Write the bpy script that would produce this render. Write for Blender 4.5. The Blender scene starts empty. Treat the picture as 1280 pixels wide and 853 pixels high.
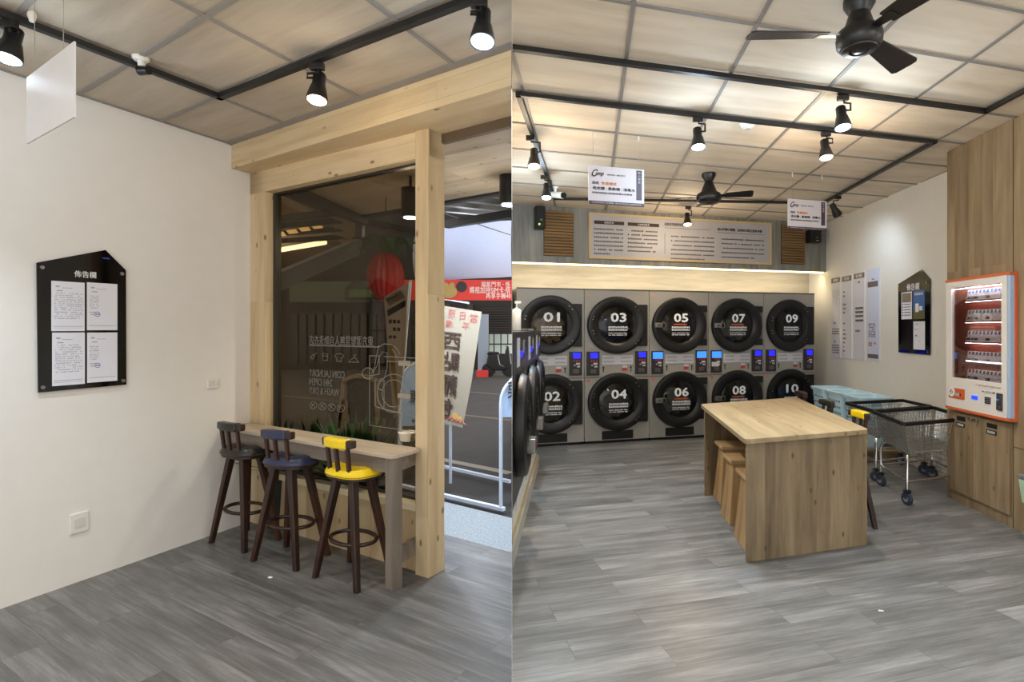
import bpy, bmesh, math, random
from math import pi, sin, cos, atan2, sqrt, radians
from mathutils import Vector, Matrix
random.seed(7)
SC = bpy.context.scene
C = SC.collection

# ------------------------------------------------------------------ camera, world, exposure
U0, VH, F, H = 700.0, 412.0, 680.0, 1.6
CL, CR = 3.09, 3.30                      # ceiling heights of the two rooms
cam_d = bpy.data.cameras.new('camera'); cam = bpy.data.objects.new('camera', cam_d); C.objects.link(cam)
cam_d.sensor_width = 36; cam_d.sensor_fit = 'HORIZONTAL'; cam_d.lens = F/1280*36
cam_d.shift_x = -(U0-640)/1280; cam_d.shift_y = -(426.5-VH)/1280
cam_d.clip_start = .05; cam_d.clip_end = 200
cam.location = (0, 0, H); cam.rotation_euler = (pi/2, 0, 0)
SC.camera = cam
world = bpy.data.worlds.new('night'); SC.world = world; world.use_nodes = True
world.node_tree.nodes['Background'].inputs[0].default_value = (1, .965, .93, 1)
world.node_tree.nodes['Background'].inputs[1].default_value = WORLD = 2.15
SC.view_settings.view_transform = 'Standard'; SC.view_settings.look = 'None'
SC.view_settings.gamma = 1; SC.view_settings.use_curve_mapping = False
SC.view_settings.exposure = -0.28
SPILL_W = 8.0; SPOT_W = 95.0                            # one track spotlight

# ------------------------------------------------------------------ helpers: points of the place
def fl(u, v, z=0.0):                     # the floor (or a level z) seen along a sight line
    Y = F*(H-z)/(v-VH); return Vector(((u-U0)/F*Y, Y, z))
def cl(u, v, z):
    Y = F*(z-H)/(VH-v); return Vector(((u-U0)/F*Y, Y, z))
def at(u, v, Y): return Vector(((u-U0)/F*Y, Y, H-(v-VH)/F*Y))
def XY(p): return Vector((p[0], p[1], 0))

class Frame:                             # upright plane: local x along it, local -y towards the room, z up
    def __init__(s, a, b, z0=0.0):
        s.o = XY(a); d = XY(b)-XY(a); s.L = d.length; s.x = d.normalized(); s.rz = atan2(s.x.y, s.x.x)
        s.y = Vector((-s.x.y, s.x.x, 0))
    def hit(s, u, v, d=0.0):             # (x, z) in the frame where the sight line meets plane y = d
        k = (u-U0)/F; o = s.o + s.y*d
        # (k*Y - o.x, Y - o.y) . y = 0
        Y = (o.x*s.y.x + o.y*s.y.y)/(k*s.y.x + s.y.y)
        p = Vector((k*Y, Y, 0)) - o
        return p.dot(s.x), H-(v-VH)/F*Y
    def w(s, x, y=0, z=0): return s.o + s.x*x + s.y*y + Vector((0, 0, z))
    def off(s, d): f = Frame(s.w(0, d), s.w(1, d)); return f
def line_x(p, d, q, e):                  # plan intersection of p+t d and q+s e
    den = d.x*e.y-d.y*e.x; t = ((q.x-p.x)*e.y-(q.y-p.y)*e.x)/den; return XY(p)+XY(d)*t

# ------------------------------------------------------------------ mesh building
class B:
    def __init__(s): s.v = []; s.f = []
    def add(s, vs, fs):
        n = len(s.v); s.v += [tuple(p) for p in vs]; s.f += [tuple(n+i for i in f) for f in fs]; return s
    def box(s, x0, x1, y0, y1, z0, z1):
        vs = [(x, y, z) for z in (z0, z1) for (x, y) in ((x0, y0), (x1, y0), (x1, y1), (x0, y1))]
        return s.add(vs, [(0,3,2,1), (4,5,6,7), (0,1,5,4), (1,2,6,5), (2,3,7,6), (3,0,4,7)])
    def hexa(s, bot, top):               # two matching rings
        n = len(bot); vs = list(bot)+list(top)
        fs = [tuple(range(n))[::-1], tuple(range(n, 2*n))] + [(i, (i+1) % n, n+(i+1) % n, n+i) for i in range(n)]
        return s.add(vs, fs)
    def slab(s, poly, z0, z1):           # vertical extrusion of a plan polygon
        return s.hexa([(p[0], p[1], z0) for p in poly], [(p[0], p[1], z1) for p in poly])
    def plate(s, poly, y0, y1):          # polygon in (x,z), extruded in y
        return s.hexa([(p[0], y0, p[1]) for p in poly], [(p[0], y1, p[1]) for p in poly])
    def cyl(s, p0, p1, r0, r1=None, n=16, ex=1.0):
        r1 = r0 if r1 is None else r1; p0, p1 = Vector(p0), Vector(p1); a = (p1-p0).normalized()
        t = Vector((1, 0, 0)) if abs(a.x) < .9 else Vector((0, 1, 0)); u = (t - a*t.dot(a)).normalized(); w = a.cross(u)
        ring = lambda p, r: [p+(u*cos(2*pi*i/n)*ex+w*sin(2*pi*i/n))*r for i in range(n)]
        return s.hexa(ring(p0, r0), ring(p1, r1))
    def bar(s, p0, p1, w, h=None):       # square bar between points
        h = h or w; p0, p1 = Vector(p0), Vector(p1); a = (p1-p0).normalized()
        up = Vector((0, 0, 1)) if abs(a.z) < .95 else Vector((0, 1, 0)); u = a.cross(up).normalized()*w/2; q = u.cross(a).normalized()*h/2
        r = lambda p: [p-u-q, p+u-q, p+u+q, p-u+q]
        return s.hexa(r(p0), r(p1))
    def tube(s, pts, r, n=8, closed=False):
        pts = [Vector(p) for p in pts]; m = len(pts); rings = []; pu = None
        for i, p in enumerate(pts):
            a = (pts[(i+1) % m]-pts[i-1]) if (closed or 0 < i < m-1) else (pts[1]-p if i == 0 else p-pts[-2])
            a.normalize(); t = pu or (Vector((0, 0, 1)) if abs(a.z) < .9 else Vector((1, 0, 0)))
            u = (t-a*t.dot(a)); u = u.normalized() if u.length > 1e-5 else Vector((0, 1, 0)); pu = u; w = a.cross(u)
            rr = r[i] if isinstance(r, (list, tuple)) else r
            rings.append([p+(u*cos(2*pi*k/n)+w*sin(2*pi*k/n))*rr for k in range(n)])
        vs = [q for g in rings for q in g]; fs = []
        for i in range(m if closed else m-1):
            j = (i+1) % m
            fs += [(i*n+k, i*n+(k+1) % n, j*n+(k+1) % n, j*n+k) for k in range(n)]
        if not closed: fs += [tuple(range(n))[::-1], tuple((m-1)*n+k for k in range(n))]
        return s.add(vs, fs)
    def lathe(s, prof, c=(0, 0, 0), n=28, sx=1, sy=1, cap=True, M=None):   # profile of (r, z)
        c = Vector(c); vs = [Vector((r*cos(2*pi*k/n)*sx, r*sin(2*pi*k/n)*sy, z)) for (r, z) in prof for k in range(n)]
        if M: vs = [M @ p for p in vs]
        vs = [p+c for p in vs]; m = len(prof)
        fs = [(i*n+k, i*n+(k+1) % n, (i+1)*n+(k+1) % n, (i+1)*n+k) for i in range(m-1) for k in range(n)]
        if cap: fs += [tuple(range(n))[::-1], tuple((m-1)*n+k for k in range(n))]
        return s.add(vs, fs)
    def ball(s, c, r, n=10, sx=1, sy=1, sz=1):
        prof = [(max(r*sin(pi*i/n), 1e-4), -r*cos(pi*i/n)*sz) for i in range(n+1)]
        return s.lathe(prof, c, 2*n, sx, sy)
    def quad(s, a, b, c, d): return s.add([a, b, c, d], [(0, 1, 2, 3)])
    def xf(s, M): s.v = [tuple(M @ Vector(p)) for p in s.v]; return s
    def mesh(s, name):
        me = bpy.data.meshes.new(name); me.from_pydata(s.v, [], s.f); me.validate(); me.update(); return me
    def build(s, name, mat, parent=None, smooth=False, bevel=0, label=None, side=None, solid=True, stuff=False):
        me = s.mesh(name); bm = bmesh.new(); bm.from_mesh(me)
        if side:                         # cut at the dividing wall: side = +1 keeps the right room, -1 the left
            M = (parent.matrix_basis if parent else Matrix.Identity(4)); Mi = M.inverted()
            n = PN if side < 0 else -PN; co = Mi @ (PN*(-.003 if side < 0 else .003)); no = (Mi.to_3x3() @ n)
            g = bm.verts[:]+bm.edges[:]+bm.faces[:]
            r = bmesh.ops.bisect_plane(bm, geom=g, plane_co=co, plane_no=no, clear_outer=True)
            ed = [e for e in r['geom_cut'] if isinstance(e, bmesh.types.BMEdge)]
            if ed and solid: bmesh.ops.holes_fill(bm, edges=ed)
        if solid: bmesh.ops.recalc_face_normals(bm, faces=bm.faces)
        if smooth:
            for f in bm.faces: f.smooth = True
        bm.to_mesh(me); bm.free()
        if smooth: me.set_sharp_from_angle(angle=radians(40))
        me.materials.append(mat); o = bpy.data.objects.new(name, me); C.objects.link(o)
        if parent: o.parent = parent
        if bevel:
            m = o.modifiers.new('b', 'BEVEL'); m.width = bevel; m.segments = 2; m.limit_method = 'ANGLE'; m.angle_limit = radians(50)
        if label: o['label'] = label
        if stuff: o['kind'] = 'stuff'
        return o

PD = Vector(((640-U0)/F, 1, 0)); PN = Vector((1, -(640-U0)/F, 0)).normalized()   # dividing wall: direction, normal to the right

def thing(name, label, cat, loc=(0, 0, 0), rz=0, group=None):
    o = bpy.data.objects.new(name, None); C.objects.link(o); o.location = loc; o.rotation_euler = (0, 0, rz)
    o.empty_display_size = .1; o.matrix_basis = Matrix.Translation(Vector(loc)) @ Matrix.Rotation(rz, 4, 'Z')
    return tag(o, label, cat, group)
def tag(o, label, cat, group=None):
    o['label'] = label; o['category'] = cat
    if group: o['group'] = group
    return o
def struct(o, label=None, cat='structure'):
    o['kind'] = 'structure'
    if label: o['label'] = label; o['category'] = cat
    return o
def copy_tree(o, parent=None):
    c = o.copy(); C.objects.link(c)
    if parent: c.parent = parent
    for ch in list(o.children): copy_tree(ch, c)
    return c

# ------------------------------------------------------------------ materials
MATS = {}
def lin(c): return tuple((x/12.92 if x <= .04045 else ((x+.055)/1.055)**2.4) for x in c[:3])+(1,)
def nodes(name):
    m = bpy.data.materials.new(name); m.use_nodes = True; nt = m.node_tree; return m, nt, nt.nodes['Principled BSDF']
def mat(name, col, rough=.5, metal=0, emit=None, es=0, spec=.5, noise=0, coat=0):
    if name in MATS: return MATS[name]
    m, nt, p = nodes(name); c = lin(col); p.inputs['Base Color'].default_value = c
    p.inputs['Roughness'].default_value = rough; p.inputs['Metallic'].default_value = metal
    p.inputs['Specular IOR Level'].default_value = spec; p.inputs['Coat Weight'].default_value = coat
    if emit: p.inputs['Emission Color'].default_value = lin(emit); p.inputs['Emission Strength'].default_value = es
    n = nt.nodes.new('ShaderNodeTexNoise'); n.inputs['Scale'].default_value = 9; n.inputs['Detail'].default_value = 4
    tc = nt.nodes.new('ShaderNodeTexCoord'); nt.links.new(tc.outputs['Object'], n.inputs['Vector'])
    a = noise or .014
    r = nt.nodes.new('ShaderNodeValToRGB'); nt.links.new(n.outputs['Fac'], r.inputs['Fac'])
    r.color_ramp.elements[0].position = .3; r.color_ramp.elements[1].position = .7
    r.color_ramp.elements[0].color = tuple(max(0, x*(1-a)) for x in c[:3])+(1,); r.color_ramp.elements[1].color = tuple(min(1, x*(1+a)) for x in c[:3])+(1,)
    nt.links.new(r.outputs['Color'], p.inputs['Base Color'])
    MATS[name] = m; return m
def glow(name, col, s):
    if name in MATS: return MATS[name]
    m, nt, p = nodes(name); p.inputs['Base Color'].default_value = lin(col); p.inputs['Emission Color'].default_value = lin(col)
    p.inputs['Emission Strength'].default_value = s; MATS[name] = m; return m
def coords(nt, rot=0, order='xyz'):
    tc = nt.nodes.new('ShaderNodeTexCoord'); mp = nt.nodes.new('ShaderNodeMapping'); mp.inputs['Rotation'].default_value = (0, 0, rot)
    sp = nt.nodes.new('ShaderNodeSeparateXYZ'); cb = nt.nodes.new('ShaderNodeCombineXYZ')
    nt.links.new(tc.outputs['Object'], mp.inputs[0]); nt.links.new(mp.outputs[0], sp.inputs[0])
    for i, a in enumerate(order): nt.links.new(sp.outputs['XYZ'.index(a.upper())], cb.inputs[i])
    return cb.outputs[0]
def scaled(nt, v, s):
    mp = nt.nodes.new('ShaderNodeMapping'); mp.inputs['Scale'].default_value = s; nt.links.new(v, mp.inputs[0]); return mp.outputs[0]
def ramp(nt, fac, stops):
    r = nt.nodes.new('ShaderNodeValToRGB'); nt.links.new(fac, r.inputs['Fac']); e = r.color_ramp.elements
    while len(e) < len(stops): e.new(.5)
    for x, (p, c) in zip(e, stops): x.position = p; x.color = c if len(c) == 4 else lin(c)
    return r.outputs['Color']
def mix(nt, a, b, fac, typ='MIX'):
    m = nt.nodes.new('ShaderNodeMix'); m.data_type = 'RGBA'; m.blend_type = typ
    for i, x in ((0, fac), (6, a), (7, b)):
        if hasattr(x, 'node'): nt.links.new(x, m.inputs[i])
        else: m.inputs[i].default_value = x
    return m.outputs[2]
def wood(name, c0, c1, c2, rot=0, order='xyz', gs=1.0, plank=None, rough=.5, knots=None, vary=.12, mortar=.0016, stretch=22, bump=.05, mcol=.35, rgh=.62):
    """grain runs along the first axis of `order`; plank = (length, width)"""
    if name in MATS: return MATS[name]
    m, nt, p = nodes(name); v = coords(nt, rot, order); off = v
    if plank:
        br = nt.nodes.new('ShaderNodeTexBrick'); br.offset = .37; br.inputs['Scale'].default_value = 1
        br.inputs['Brick Width'].default_value = plank[0]; br.inputs['Row Height'].default_value = plank[1]; br.inputs['Mortar Size'].default_value = mortar
        br.inputs['Mortar Smooth'].default_value = .1; br.inputs['Bias'].default_value = 0
        br.inputs['Color1'].default_value = (0, 0, 0, 1); br.inputs['Color2'].default_value = (1, 1, 1, 1); br.inputs['Mortar'].default_value = (.5, .5, .5, 1)
        nt.links.new(v, br.inputs['Vector'])
        ad = nt.nodes.new('ShaderNodeVectorMath'); ad.operation = 'MULTIPLY_ADD'; nt.links.new(br.outputs['Color'], ad.inputs[0]); ad.inputs[1].default_value = (3.7, 9.1, 5.3); nt.links.new(v, ad.inputs[2]); off = ad.outputs[0]
    n1 = nt.nodes.new('ShaderNodeTexNoise'); n1.inputs['Scale'].default_value = 1; n1.inputs['Detail'].default_value = 6; n1.inputs['Roughness'].default_value = rgh; n1.inputs['Distortion'].default_value = .35
    nt.links.new(scaled(nt, off, (1.3*gs, stretch*gs, stretch*gs)), n1.inputs['Vector'])
    n2 = nt.nodes.new('ShaderNodeTexNoise'); n2.inputs['Scale'].default_value = 1; n2.inputs['Detail'].default_value = 3
    nt.links.new(scaled(nt, off, (.8*gs, 5*gs, 5*gs)), n2.inputs['Vector'])
    mx = nt.nodes.new('ShaderNodeMath'); mx.operation = 'MULTIPLY_ADD'; nt.links.new(n1.outputs['Fac'], mx.inputs[0]); mx.inputs[1].default_value = .55
    m2 = nt.nodes.new('ShaderNodeMath'); m2.operation = 'MULTIPLY'; nt.links.new(n2.outputs['Fac'], m2.inputs[0]); m2.inputs[1].default_value = .45; nt.links.new(m2.outputs[0], mx.inputs[2])
    col = ramp(nt, mx.outputs[0], [(.34, c0), (.5, c1), (.66, c2)])
    if knots:
        vo = nt.nodes.new('ShaderNodeTexVoronoi'); vo.inputs['Scale'].default_value = 1; nt.links.new(scaled(nt, v, (5, 10, 10)), vo.inputs['Vector'])
        kf = ramp(nt, vo.outputs['Distance'], [(.06, (.8,)*3+(1,)), (.15, (0, 0, 0, 1))]); col = mix(nt, col, lin(knots), kf)
    if plank:
        vb = ramp(nt, br.outputs['Color'], [(0, (1-vary,)*3+(1,)), (1, (1, 1, 1, 1))]); col = mix(nt, col, vb, 1.0, 'MULTIPLY')
        col = mix(nt, col, mix(nt, col, (mcol, mcol, mcol, 1), 1.0, 'MULTIPLY'), br.outputs['Fac'])
    nt.links.new(col, p.inputs['Base Color']); p.inputs['Roughness'].default_value = rough
    if bump:
        bp = nt.nodes.new('ShaderNodeBump'); bp.inputs['Strength'].default_value = bump; bp.inputs['Distance'].default_value = .01; nt.links.new(n1.outputs['Fac'], bp.inputs['Height']); nt.links.new(bp.outputs[0], p.inputs['Normal'])
    MATS[name] = m; return m
def glassm(name, tint, refl=.08, rough=0.0, fr=.5):
    m = bpy.data.materials.new(name); m.use_nodes = True; nt = m.node_tree; nt.nodes.remove(nt.nodes['Principled BSDF'])
    t = nt.nodes.new('ShaderNodeBsdfTransparent'); t.inputs[0].default_value = lin(tint); g = nt.nodes.new('ShaderNodeBsdfGlossy'); g.inputs['Roughness'].default_value = rough
    lw = nt.nodes.new('ShaderNodeLayerWeight'); lw.inputs['Blend'].default_value = .25
    ma = nt.nodes.new('ShaderNodeMath'); ma.operation = 'MULTIPLY_ADD'; nt.links.new(lw.outputs['Fresnel'], ma.inputs[0]); ma.inputs[1].default_value = fr; ma.inputs[2].default_value = refl*.5
    mx = nt.nodes.new('ShaderNodeMixShader'); nt.links.new(ma.outputs[0], mx.inputs[0]); nt.links.new(t.outputs[0], mx.inputs[1]); nt.links.new(g.outputs[0], mx.inputs[2])
    nt.links.new(mx.outputs[0], nt.nodes['Material Output'].inputs[0]); MATS[name] = m; return m

# ------------------------------------------------------------------ writing
def glyphs(body, size, bold=0.0, align='CENTER'):
    c = bpy.data.curves.new('t', 'FONT'); c.body = body; c.size = size; c.align_x = align; c.align_y = 'CENTER'; c.resolution_u = 2
    o = bpy.data.objects.new('t', c); C.objects.link(o); bpy.context.view_layer.update()
    me = bpy.data.meshes.new_from_object(o.evaluated_get(bpy.context.evaluated_depsgraph_get()))
    vs = [v.co.copy() for v in me.vertices]; fs = [tuple(p.vertices) for p in me.polygons]
    bpy.data.objects.remove(o); bpy.data.curves.remove(c); bpy.data.meshes.remove(me)
    return vs, fs
def write(b, body, x, y, z, h, width=None, bold=0.0, mirror=False, align='CENTER', slant=0.0, rot=0.0):
    """letters of height h centred at (x,z), standing at depth y, facing -y; width squeezes to a measured width"""
    vs, fs = glyphs(body, 1.0, bold, align)
    if not vs: return b
    x0, x1 = min(v.x for v in vs), max(v.x for v in vs); z0, z1 = min(v.y for v in vs), max(v.y for v in vs)
    sz = h/(z1-z0); sx = (width/(x1-x0)) if width else sz; xm = (x0+x1)/2 if align == 'CENTER' else x0; zm = (z0+z1)/2
    out = []
    for v in vs:
        a, c = (v.x-xm)*sx, (v.y-zm)*sz; a += slant*c
        if mirror: a = -a
        if rot: a, c = a*cos(rot)-c*sin(rot), a*sin(rot)+c*cos(rot)
        out.append((x+a, y, z+c))
    n0 = len(b.v); b.add(out, fs)
    if bold:
        k = bold*sx*1.1
        for i, (ox, oz) in enumerate(((k, 0), (-k, 0), (0, k), (0, -k))): b.add([(p[0]+ox, p[1]+h*.012*(i+1), p[2]+oz) for p in out], fs)
        b.v = [(p[0], p[1]-h*.05, p[2]) if i >= n0 else p for i, p in enumerate(b.v)]
    return b
def rows(b, x0, x1, z0, n, dz, h, y, seed=0, cell=1.1, fill=.86, last=.6):
    """lines of print too small to read: one small mark for each character"""
    r = random.Random(seed)
    for i in range(n):
        z = z0-i*dz; x = x0; e = x1 if i < n-1 else x0+(x1-x0)*last
        while x+h < e:
            if r.random() < fill: b.box(x, x+h*.82, y, y+.0006, z-h/2, z+h/2*(r.random()*.5+.5))
            x += h*cell
    return b
# ================================================================== MATERIALS OF THE ROOMS
WHITE = mat('white_wall_paint', (.91, .895, .87), .75)
WHITE_R = mat('white_wall_paint_right', (.90, .885, .85), .75)
BLACK = mat('black_painted_metal', (.055, .055, .062), .42)
RAILM = mat('black_rail', (.10, .10, .105), .5)
CHROME = mat('chrome', (.82, .82, .82), .22, 1)
STEEL = mat('brushed_steel', (.60, .60, .58), .35, 1)
WPLAS = mat('white_plastic', (.90, .89, .86), .4)
BPLAS = mat('black_plastic', (.05, .05, .055), .35)
PAPER = mat('white_paper', (.90, .90, .93), .6)
INK = mat('dark_ink', (.16, .14, .15), .6)
GREYINK = mat('grey_ink', (.66, .66, .69), .6)
WINK = mat('white_ink', (.93, .93, .93), .5)
ORANGE = mat('orange_paint', (.83, .40, .22), .4)
RED = mat('red_ink', (.80, .20, .18), .5)
# ================================================================== FRAMES OF THE TWO ROOMS
LW = Frame(fl(0, 762), fl(316, 651.5))                  # white wall, left
FWa = line_x(LW.o, LW.x, fl(317, 654), fl(537, 722.5)-fl(317, 654))
FW = Frame(FWa, fl(537, 722.5))                          # pine window wall
HA, HB = cl(290, 180, CL), cl(640, 60, CL)
HF = Frame(line_x(LW.o, LW.x, HA, HB-HA), HB)            # face of the pine header beam
pd0 = Vector((0, 0, 0))
part = lambda Y: Vector((PD.x*Y, Y, 0))
VP2 = Vector((3190-U0, F, 0)).normalized()
dp = fl(730, 556)
DR = Frame(line_x(pd0, PD, dp, VP2), dp+VP2)             # fronts of the dryers (x = 0 at the dividing wall)
fp = cl(640, 255, CR)
FA = Frame(line_x(pd0, PD, fp, VP2), fp+VP2)             # grey fascia above the dryers
ra, rb = cl(1033, 279, CR), cl(1183, 214, CR)
RW = Frame(line_x(ra, rb-ra, FA.o, FA.x), rb)            # white wall, right (x runs towards the camera)
CB = Frame(fl(1184, 621), fl(1275, 664.4))               # oak cabinet front
RECESS = .62
BK = FA.off(RECESS)
back_r = line_x(BK.o, BK.x, RW.o, RW.x); back_l = line_x(BK.o, BK.x, pd0, PD)

# ================================================================== SETTING: LEFT ROOM
fwp = line_x(FW.o, FW.x, pd0, PD); fw_out = FW.off(.16); fwp2 = line_x(fw_out.o, fw_out.x, pd0, PD)
near_l = LW.w(-4.4); rotL = -FW.rz; rotR = -DR.rz
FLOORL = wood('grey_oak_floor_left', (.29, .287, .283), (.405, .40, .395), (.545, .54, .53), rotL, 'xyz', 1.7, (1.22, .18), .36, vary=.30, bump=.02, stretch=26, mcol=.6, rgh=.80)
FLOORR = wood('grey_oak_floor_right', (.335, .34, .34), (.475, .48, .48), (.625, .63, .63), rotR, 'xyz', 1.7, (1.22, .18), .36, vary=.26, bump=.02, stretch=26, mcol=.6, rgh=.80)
def flat(poly, z, name, m, up=True):
    b = B(); b.add([(p.x, p.y, z) for p in poly], [tuple(range(len(poly)))])
    o = b.build(name, m, solid=False)
    if (o.data.polygons[0].normal.z > 0) != up: o.data.flip_normals()
    return o
out_th = line_x(XY(fl(552.6, 670)), XY(fl(640, 691))-XY(fl(552.6, 670)), pd0, PD)
th_l = line_x(XY(fl(552.6, 670)), XY(fl(640, 691))-XY(fl(552.6, 670)), LW.o, LW.x)
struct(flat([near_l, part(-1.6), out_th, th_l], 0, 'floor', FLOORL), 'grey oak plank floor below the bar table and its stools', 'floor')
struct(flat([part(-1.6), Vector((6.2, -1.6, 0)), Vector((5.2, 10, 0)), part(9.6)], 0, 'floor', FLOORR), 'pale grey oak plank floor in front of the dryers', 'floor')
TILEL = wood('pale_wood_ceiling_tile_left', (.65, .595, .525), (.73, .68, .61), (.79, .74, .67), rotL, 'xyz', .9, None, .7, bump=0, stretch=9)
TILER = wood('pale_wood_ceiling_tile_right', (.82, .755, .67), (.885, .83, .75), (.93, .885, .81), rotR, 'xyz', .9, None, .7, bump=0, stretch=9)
GRID = mat('grey_ceiling_grid', (.56, .54, .52), .55)
cornL = line_x(LW.o, LW.x, fw_out.o, fw_out.x)
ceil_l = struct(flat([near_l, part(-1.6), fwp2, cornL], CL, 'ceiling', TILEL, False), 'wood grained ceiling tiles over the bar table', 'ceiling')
fas_r = line_x(FA.o, FA.x, RW.o, RW.x)
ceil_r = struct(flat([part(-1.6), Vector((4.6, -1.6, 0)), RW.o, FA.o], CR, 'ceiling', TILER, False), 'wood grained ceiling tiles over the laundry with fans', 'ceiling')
b = B()
W0 = .024
LE = XY(HB)-XY(HA); LE.normalize()
def clipline(p, d, poly):
    ts = []
    n = len(poly)
    for i in range(n):
        a, c = poly[i], poly[(i+1) % n]; e = c-a; den = d.x*e.y-d.y*e.x
        if abs(den) < 1e-9: continue
        t = ((a.x-p.x)*e.y-(a.y-p.y)*e.x)/den; s = ((a.x-p.x)*d.y-(a.y-p.y)*d.x)/den
        if -1e-6 <= s <= 1+1e-6: ts.append(t)
    return (p+d*min(ts), p+d*max(ts)) if len(ts) > 1 else None
polyL = [XY(near_l), XY(part(-1.6)), XY(line_x(HF.o, HF.x, pd0, PD)), XY(HF.o)]
p1, p2 = XY(cl(102, 116, CL)), XY(cl(202, 151, CL)); st = (p2-p1).dot(LW.x)
for k in range(-7, 4):
    q = clipline(XY(LW.w((p1-LW.o).dot(LW.x)+k*st)), HF.x, polyL)
    if q and (q[1]-q[0]).length > .1: b.bar((*q[0][:2], CL-.003), (*q[1][:2], CL-.003), W0, .008)
for (u, v) in ((357, 154), (455, 124), (570, 82)):
    q = clipline(XY(cl(u, v, CL)), LW.x, polyL)
    if q: b.bar((*q[0][:2], CL-.0045), (*q[1][:2], CL-.0045), W0, .008)
g = .03
b.bar((*HF.w(0, -g/2)[:2], CL-.004), (*HF.w(4.6, -g/2)[:2], CL-.004), g, .01); b.bar((*LW.w(-4, -.011)[:2], CL-.004), (*LW.w(6, -.011)[:2], CL-.004), .018, .01)
b.build('ceiling_grid', GRID, ceil_l, side=-1)
b = B(); polyR = [XY(part(-1.6)), Vector((4.6, -1.6, 0)), XY(RW.o), XY(FA.o)]
VP1 = Vector((738-U0, F, 0)).normalized()
for u in (494, 585, 676, 767, 858, 954, 1047, 1140, 1233):
    q = clipline(XY(cl(u, 192, CR)), VP1, polyR)
    if q: b.bar((*q[0][:2], CR-.003), (*q[1][:2], CR-.003), W0, .008)
for v in (-120, -22, 58.6, 113, 152.5, 185, 208, 227.8, 243):
    q = clipline(XY(cl(641, v, CR)), VP2, polyR)
    if q: b.bar((*q[0][:2], CR-.0045), (*q[1][:2], CR-.0045), W0, .008)
b.build('ceiling_grid', GRID, ceil_r, side=1)
def wall(fr, x0, x1, z0, z1, name, m, t=.1, side=None, y0=0):
    b = B(); b.box(x0, x1, y0, y0+t, z0, z1); M = Matrix.Translation(fr.o) @ Matrix.Rotation(fr.rz, 4, 'Z')
    e = bpy.data.objects.new('x', None); e.matrix_basis = M
    o = b.build(name, m, e, side=side); bpy.data.objects.remove(e); o.matrix_basis = M; return o
struct(wall(LW, -4.4, (cornL-LW.o).dot(LW.x), 0, CL+.1, 'wall_left', WHITE, .12), 'plain white wall carrying the black notice board', 'wall')
pw = B(); pw.slab([XY(part(2.35))-PN*.0004, XY(part(2.35))+PN*.0004, XY(back_l)+PN*.0004, XY(back_l)-PN*.0004], 0, CR)
struct(pw.build('wall_partition', WHITE), 'thin white partition between the two rooms', 'wall')
# pine window wall
PINEH = wood('pine_board_lying', (.74, .63, .47), (.83, .735, .575), (.885, .80, .66), 0, 'xyz', .8, (3.2, .095), .5, knots=(.42, .27, .13), vary=.10, bump=.02, stretch=13, mcol=.75)
PINEH2 = wood('pine_board_beam', (.76, .65, .49), (.845, .75, .59), (.89, .81, .67), 0, 'xzy', .8, (3.6, .105), .5, knots=(.42, .27, .13), vary=.09, bump=.02, stretch=13, mcol=.8)
PINEV = wood('pine_board_upright', (.75, .64, .48), (.84, .745, .585), (.89, .81, .67), 0, 'zxy', .8, (2.9, .10), .5, knots=(.42, .27, .13), vary=.10, bump=.02, stretch=13, mcol=.8)
PINEP = mat('pale_painted_pine', (.86, .80, .66), .5)
_, hz = HF.hit(290, 209); header_z = 2.893
xr = FW.hit(640, 400)[0]; xl = 0.0
pa, za = FW.hit(331, 241.4); pb, _ = FW.hit(521, 196); WZ = (FW.hit(331, 241.4)[1]+FW.hit(520, 196)[1])/2
sill_z = .45; pc, _ = FW.hit(537, 600)
o = wall(HF, 0, HF.hit(640, 60)[0]+.05, header_z, CL, 'trim_1', PINEH2, .40, side=-1); struct(o, 'pine header beam running under the ceiling above the window', 'beam')
struct(wall(FW, 0, pc, WZ, header_z, 'trim_2', PINEH2, .14), 'pine lintel boards over the shop window', 'lintel')
struct(wall(FW, 0, pa, 0, header_z, 'trim_3', PINEV, .14), 'narrow pine post in the corner by the white wall', 'post')
struct(wall(FW, pb, pc, 0, header_z, 'trim_4', PINEV, .15, y0=-.012), 'broad pine post between the window and the open doorway', 'post')
PANV = wood('pine_panel_dim', (.66, .56, .41), (.76, .66, .50), (.82, .73, .58), 0, 'zxy', .8, (2.9, .24), .5, knots=(.42, .27, .13), vary=.12, bump=.02, stretch=11)
struct(wall(FW, pa, pb, 0, sill_z-.045, 'wall_front', PANV, .1, y0=.02), 'pine panel below the shop window behind the stools', 'wall')
struct(wall(FW, pa, pb, sill_z-.045, sill_z, 'trim_5', PINEP, .13, y0=.0), 'pale sill along the bottom of the shop window', 'sill')
# shop window: dark frame and tinted pane
win = thing('window_1', 'tinted shop window with white laundry decals', 'window', FW.w((pa+pb)/2, .09), FW.rz); struct(win)
hw = (pb-pa)/2; b = B()
for (x0, x1, z0, z1) in ((-hw, -hw+.035, sill_z, WZ), (hw-.012, hw, sill_z, WZ), (-hw, hw, WZ-.014, WZ), (-hw, hw, sill_z, sill_z+.02)): b.box(x0, x1, -.02, .03, z0, z1)
b.build('window_frame', mat('dark_bronze_frame', (.17, .155, .13), .4), win)
GL = glassm('tinted_glass', (.80, .76, .70), .015, 0, .12); B().box(-hw+.03, hw-.01, 0, .006, sill_z+.02, WZ-.012).build('glass', GL, win)
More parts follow.
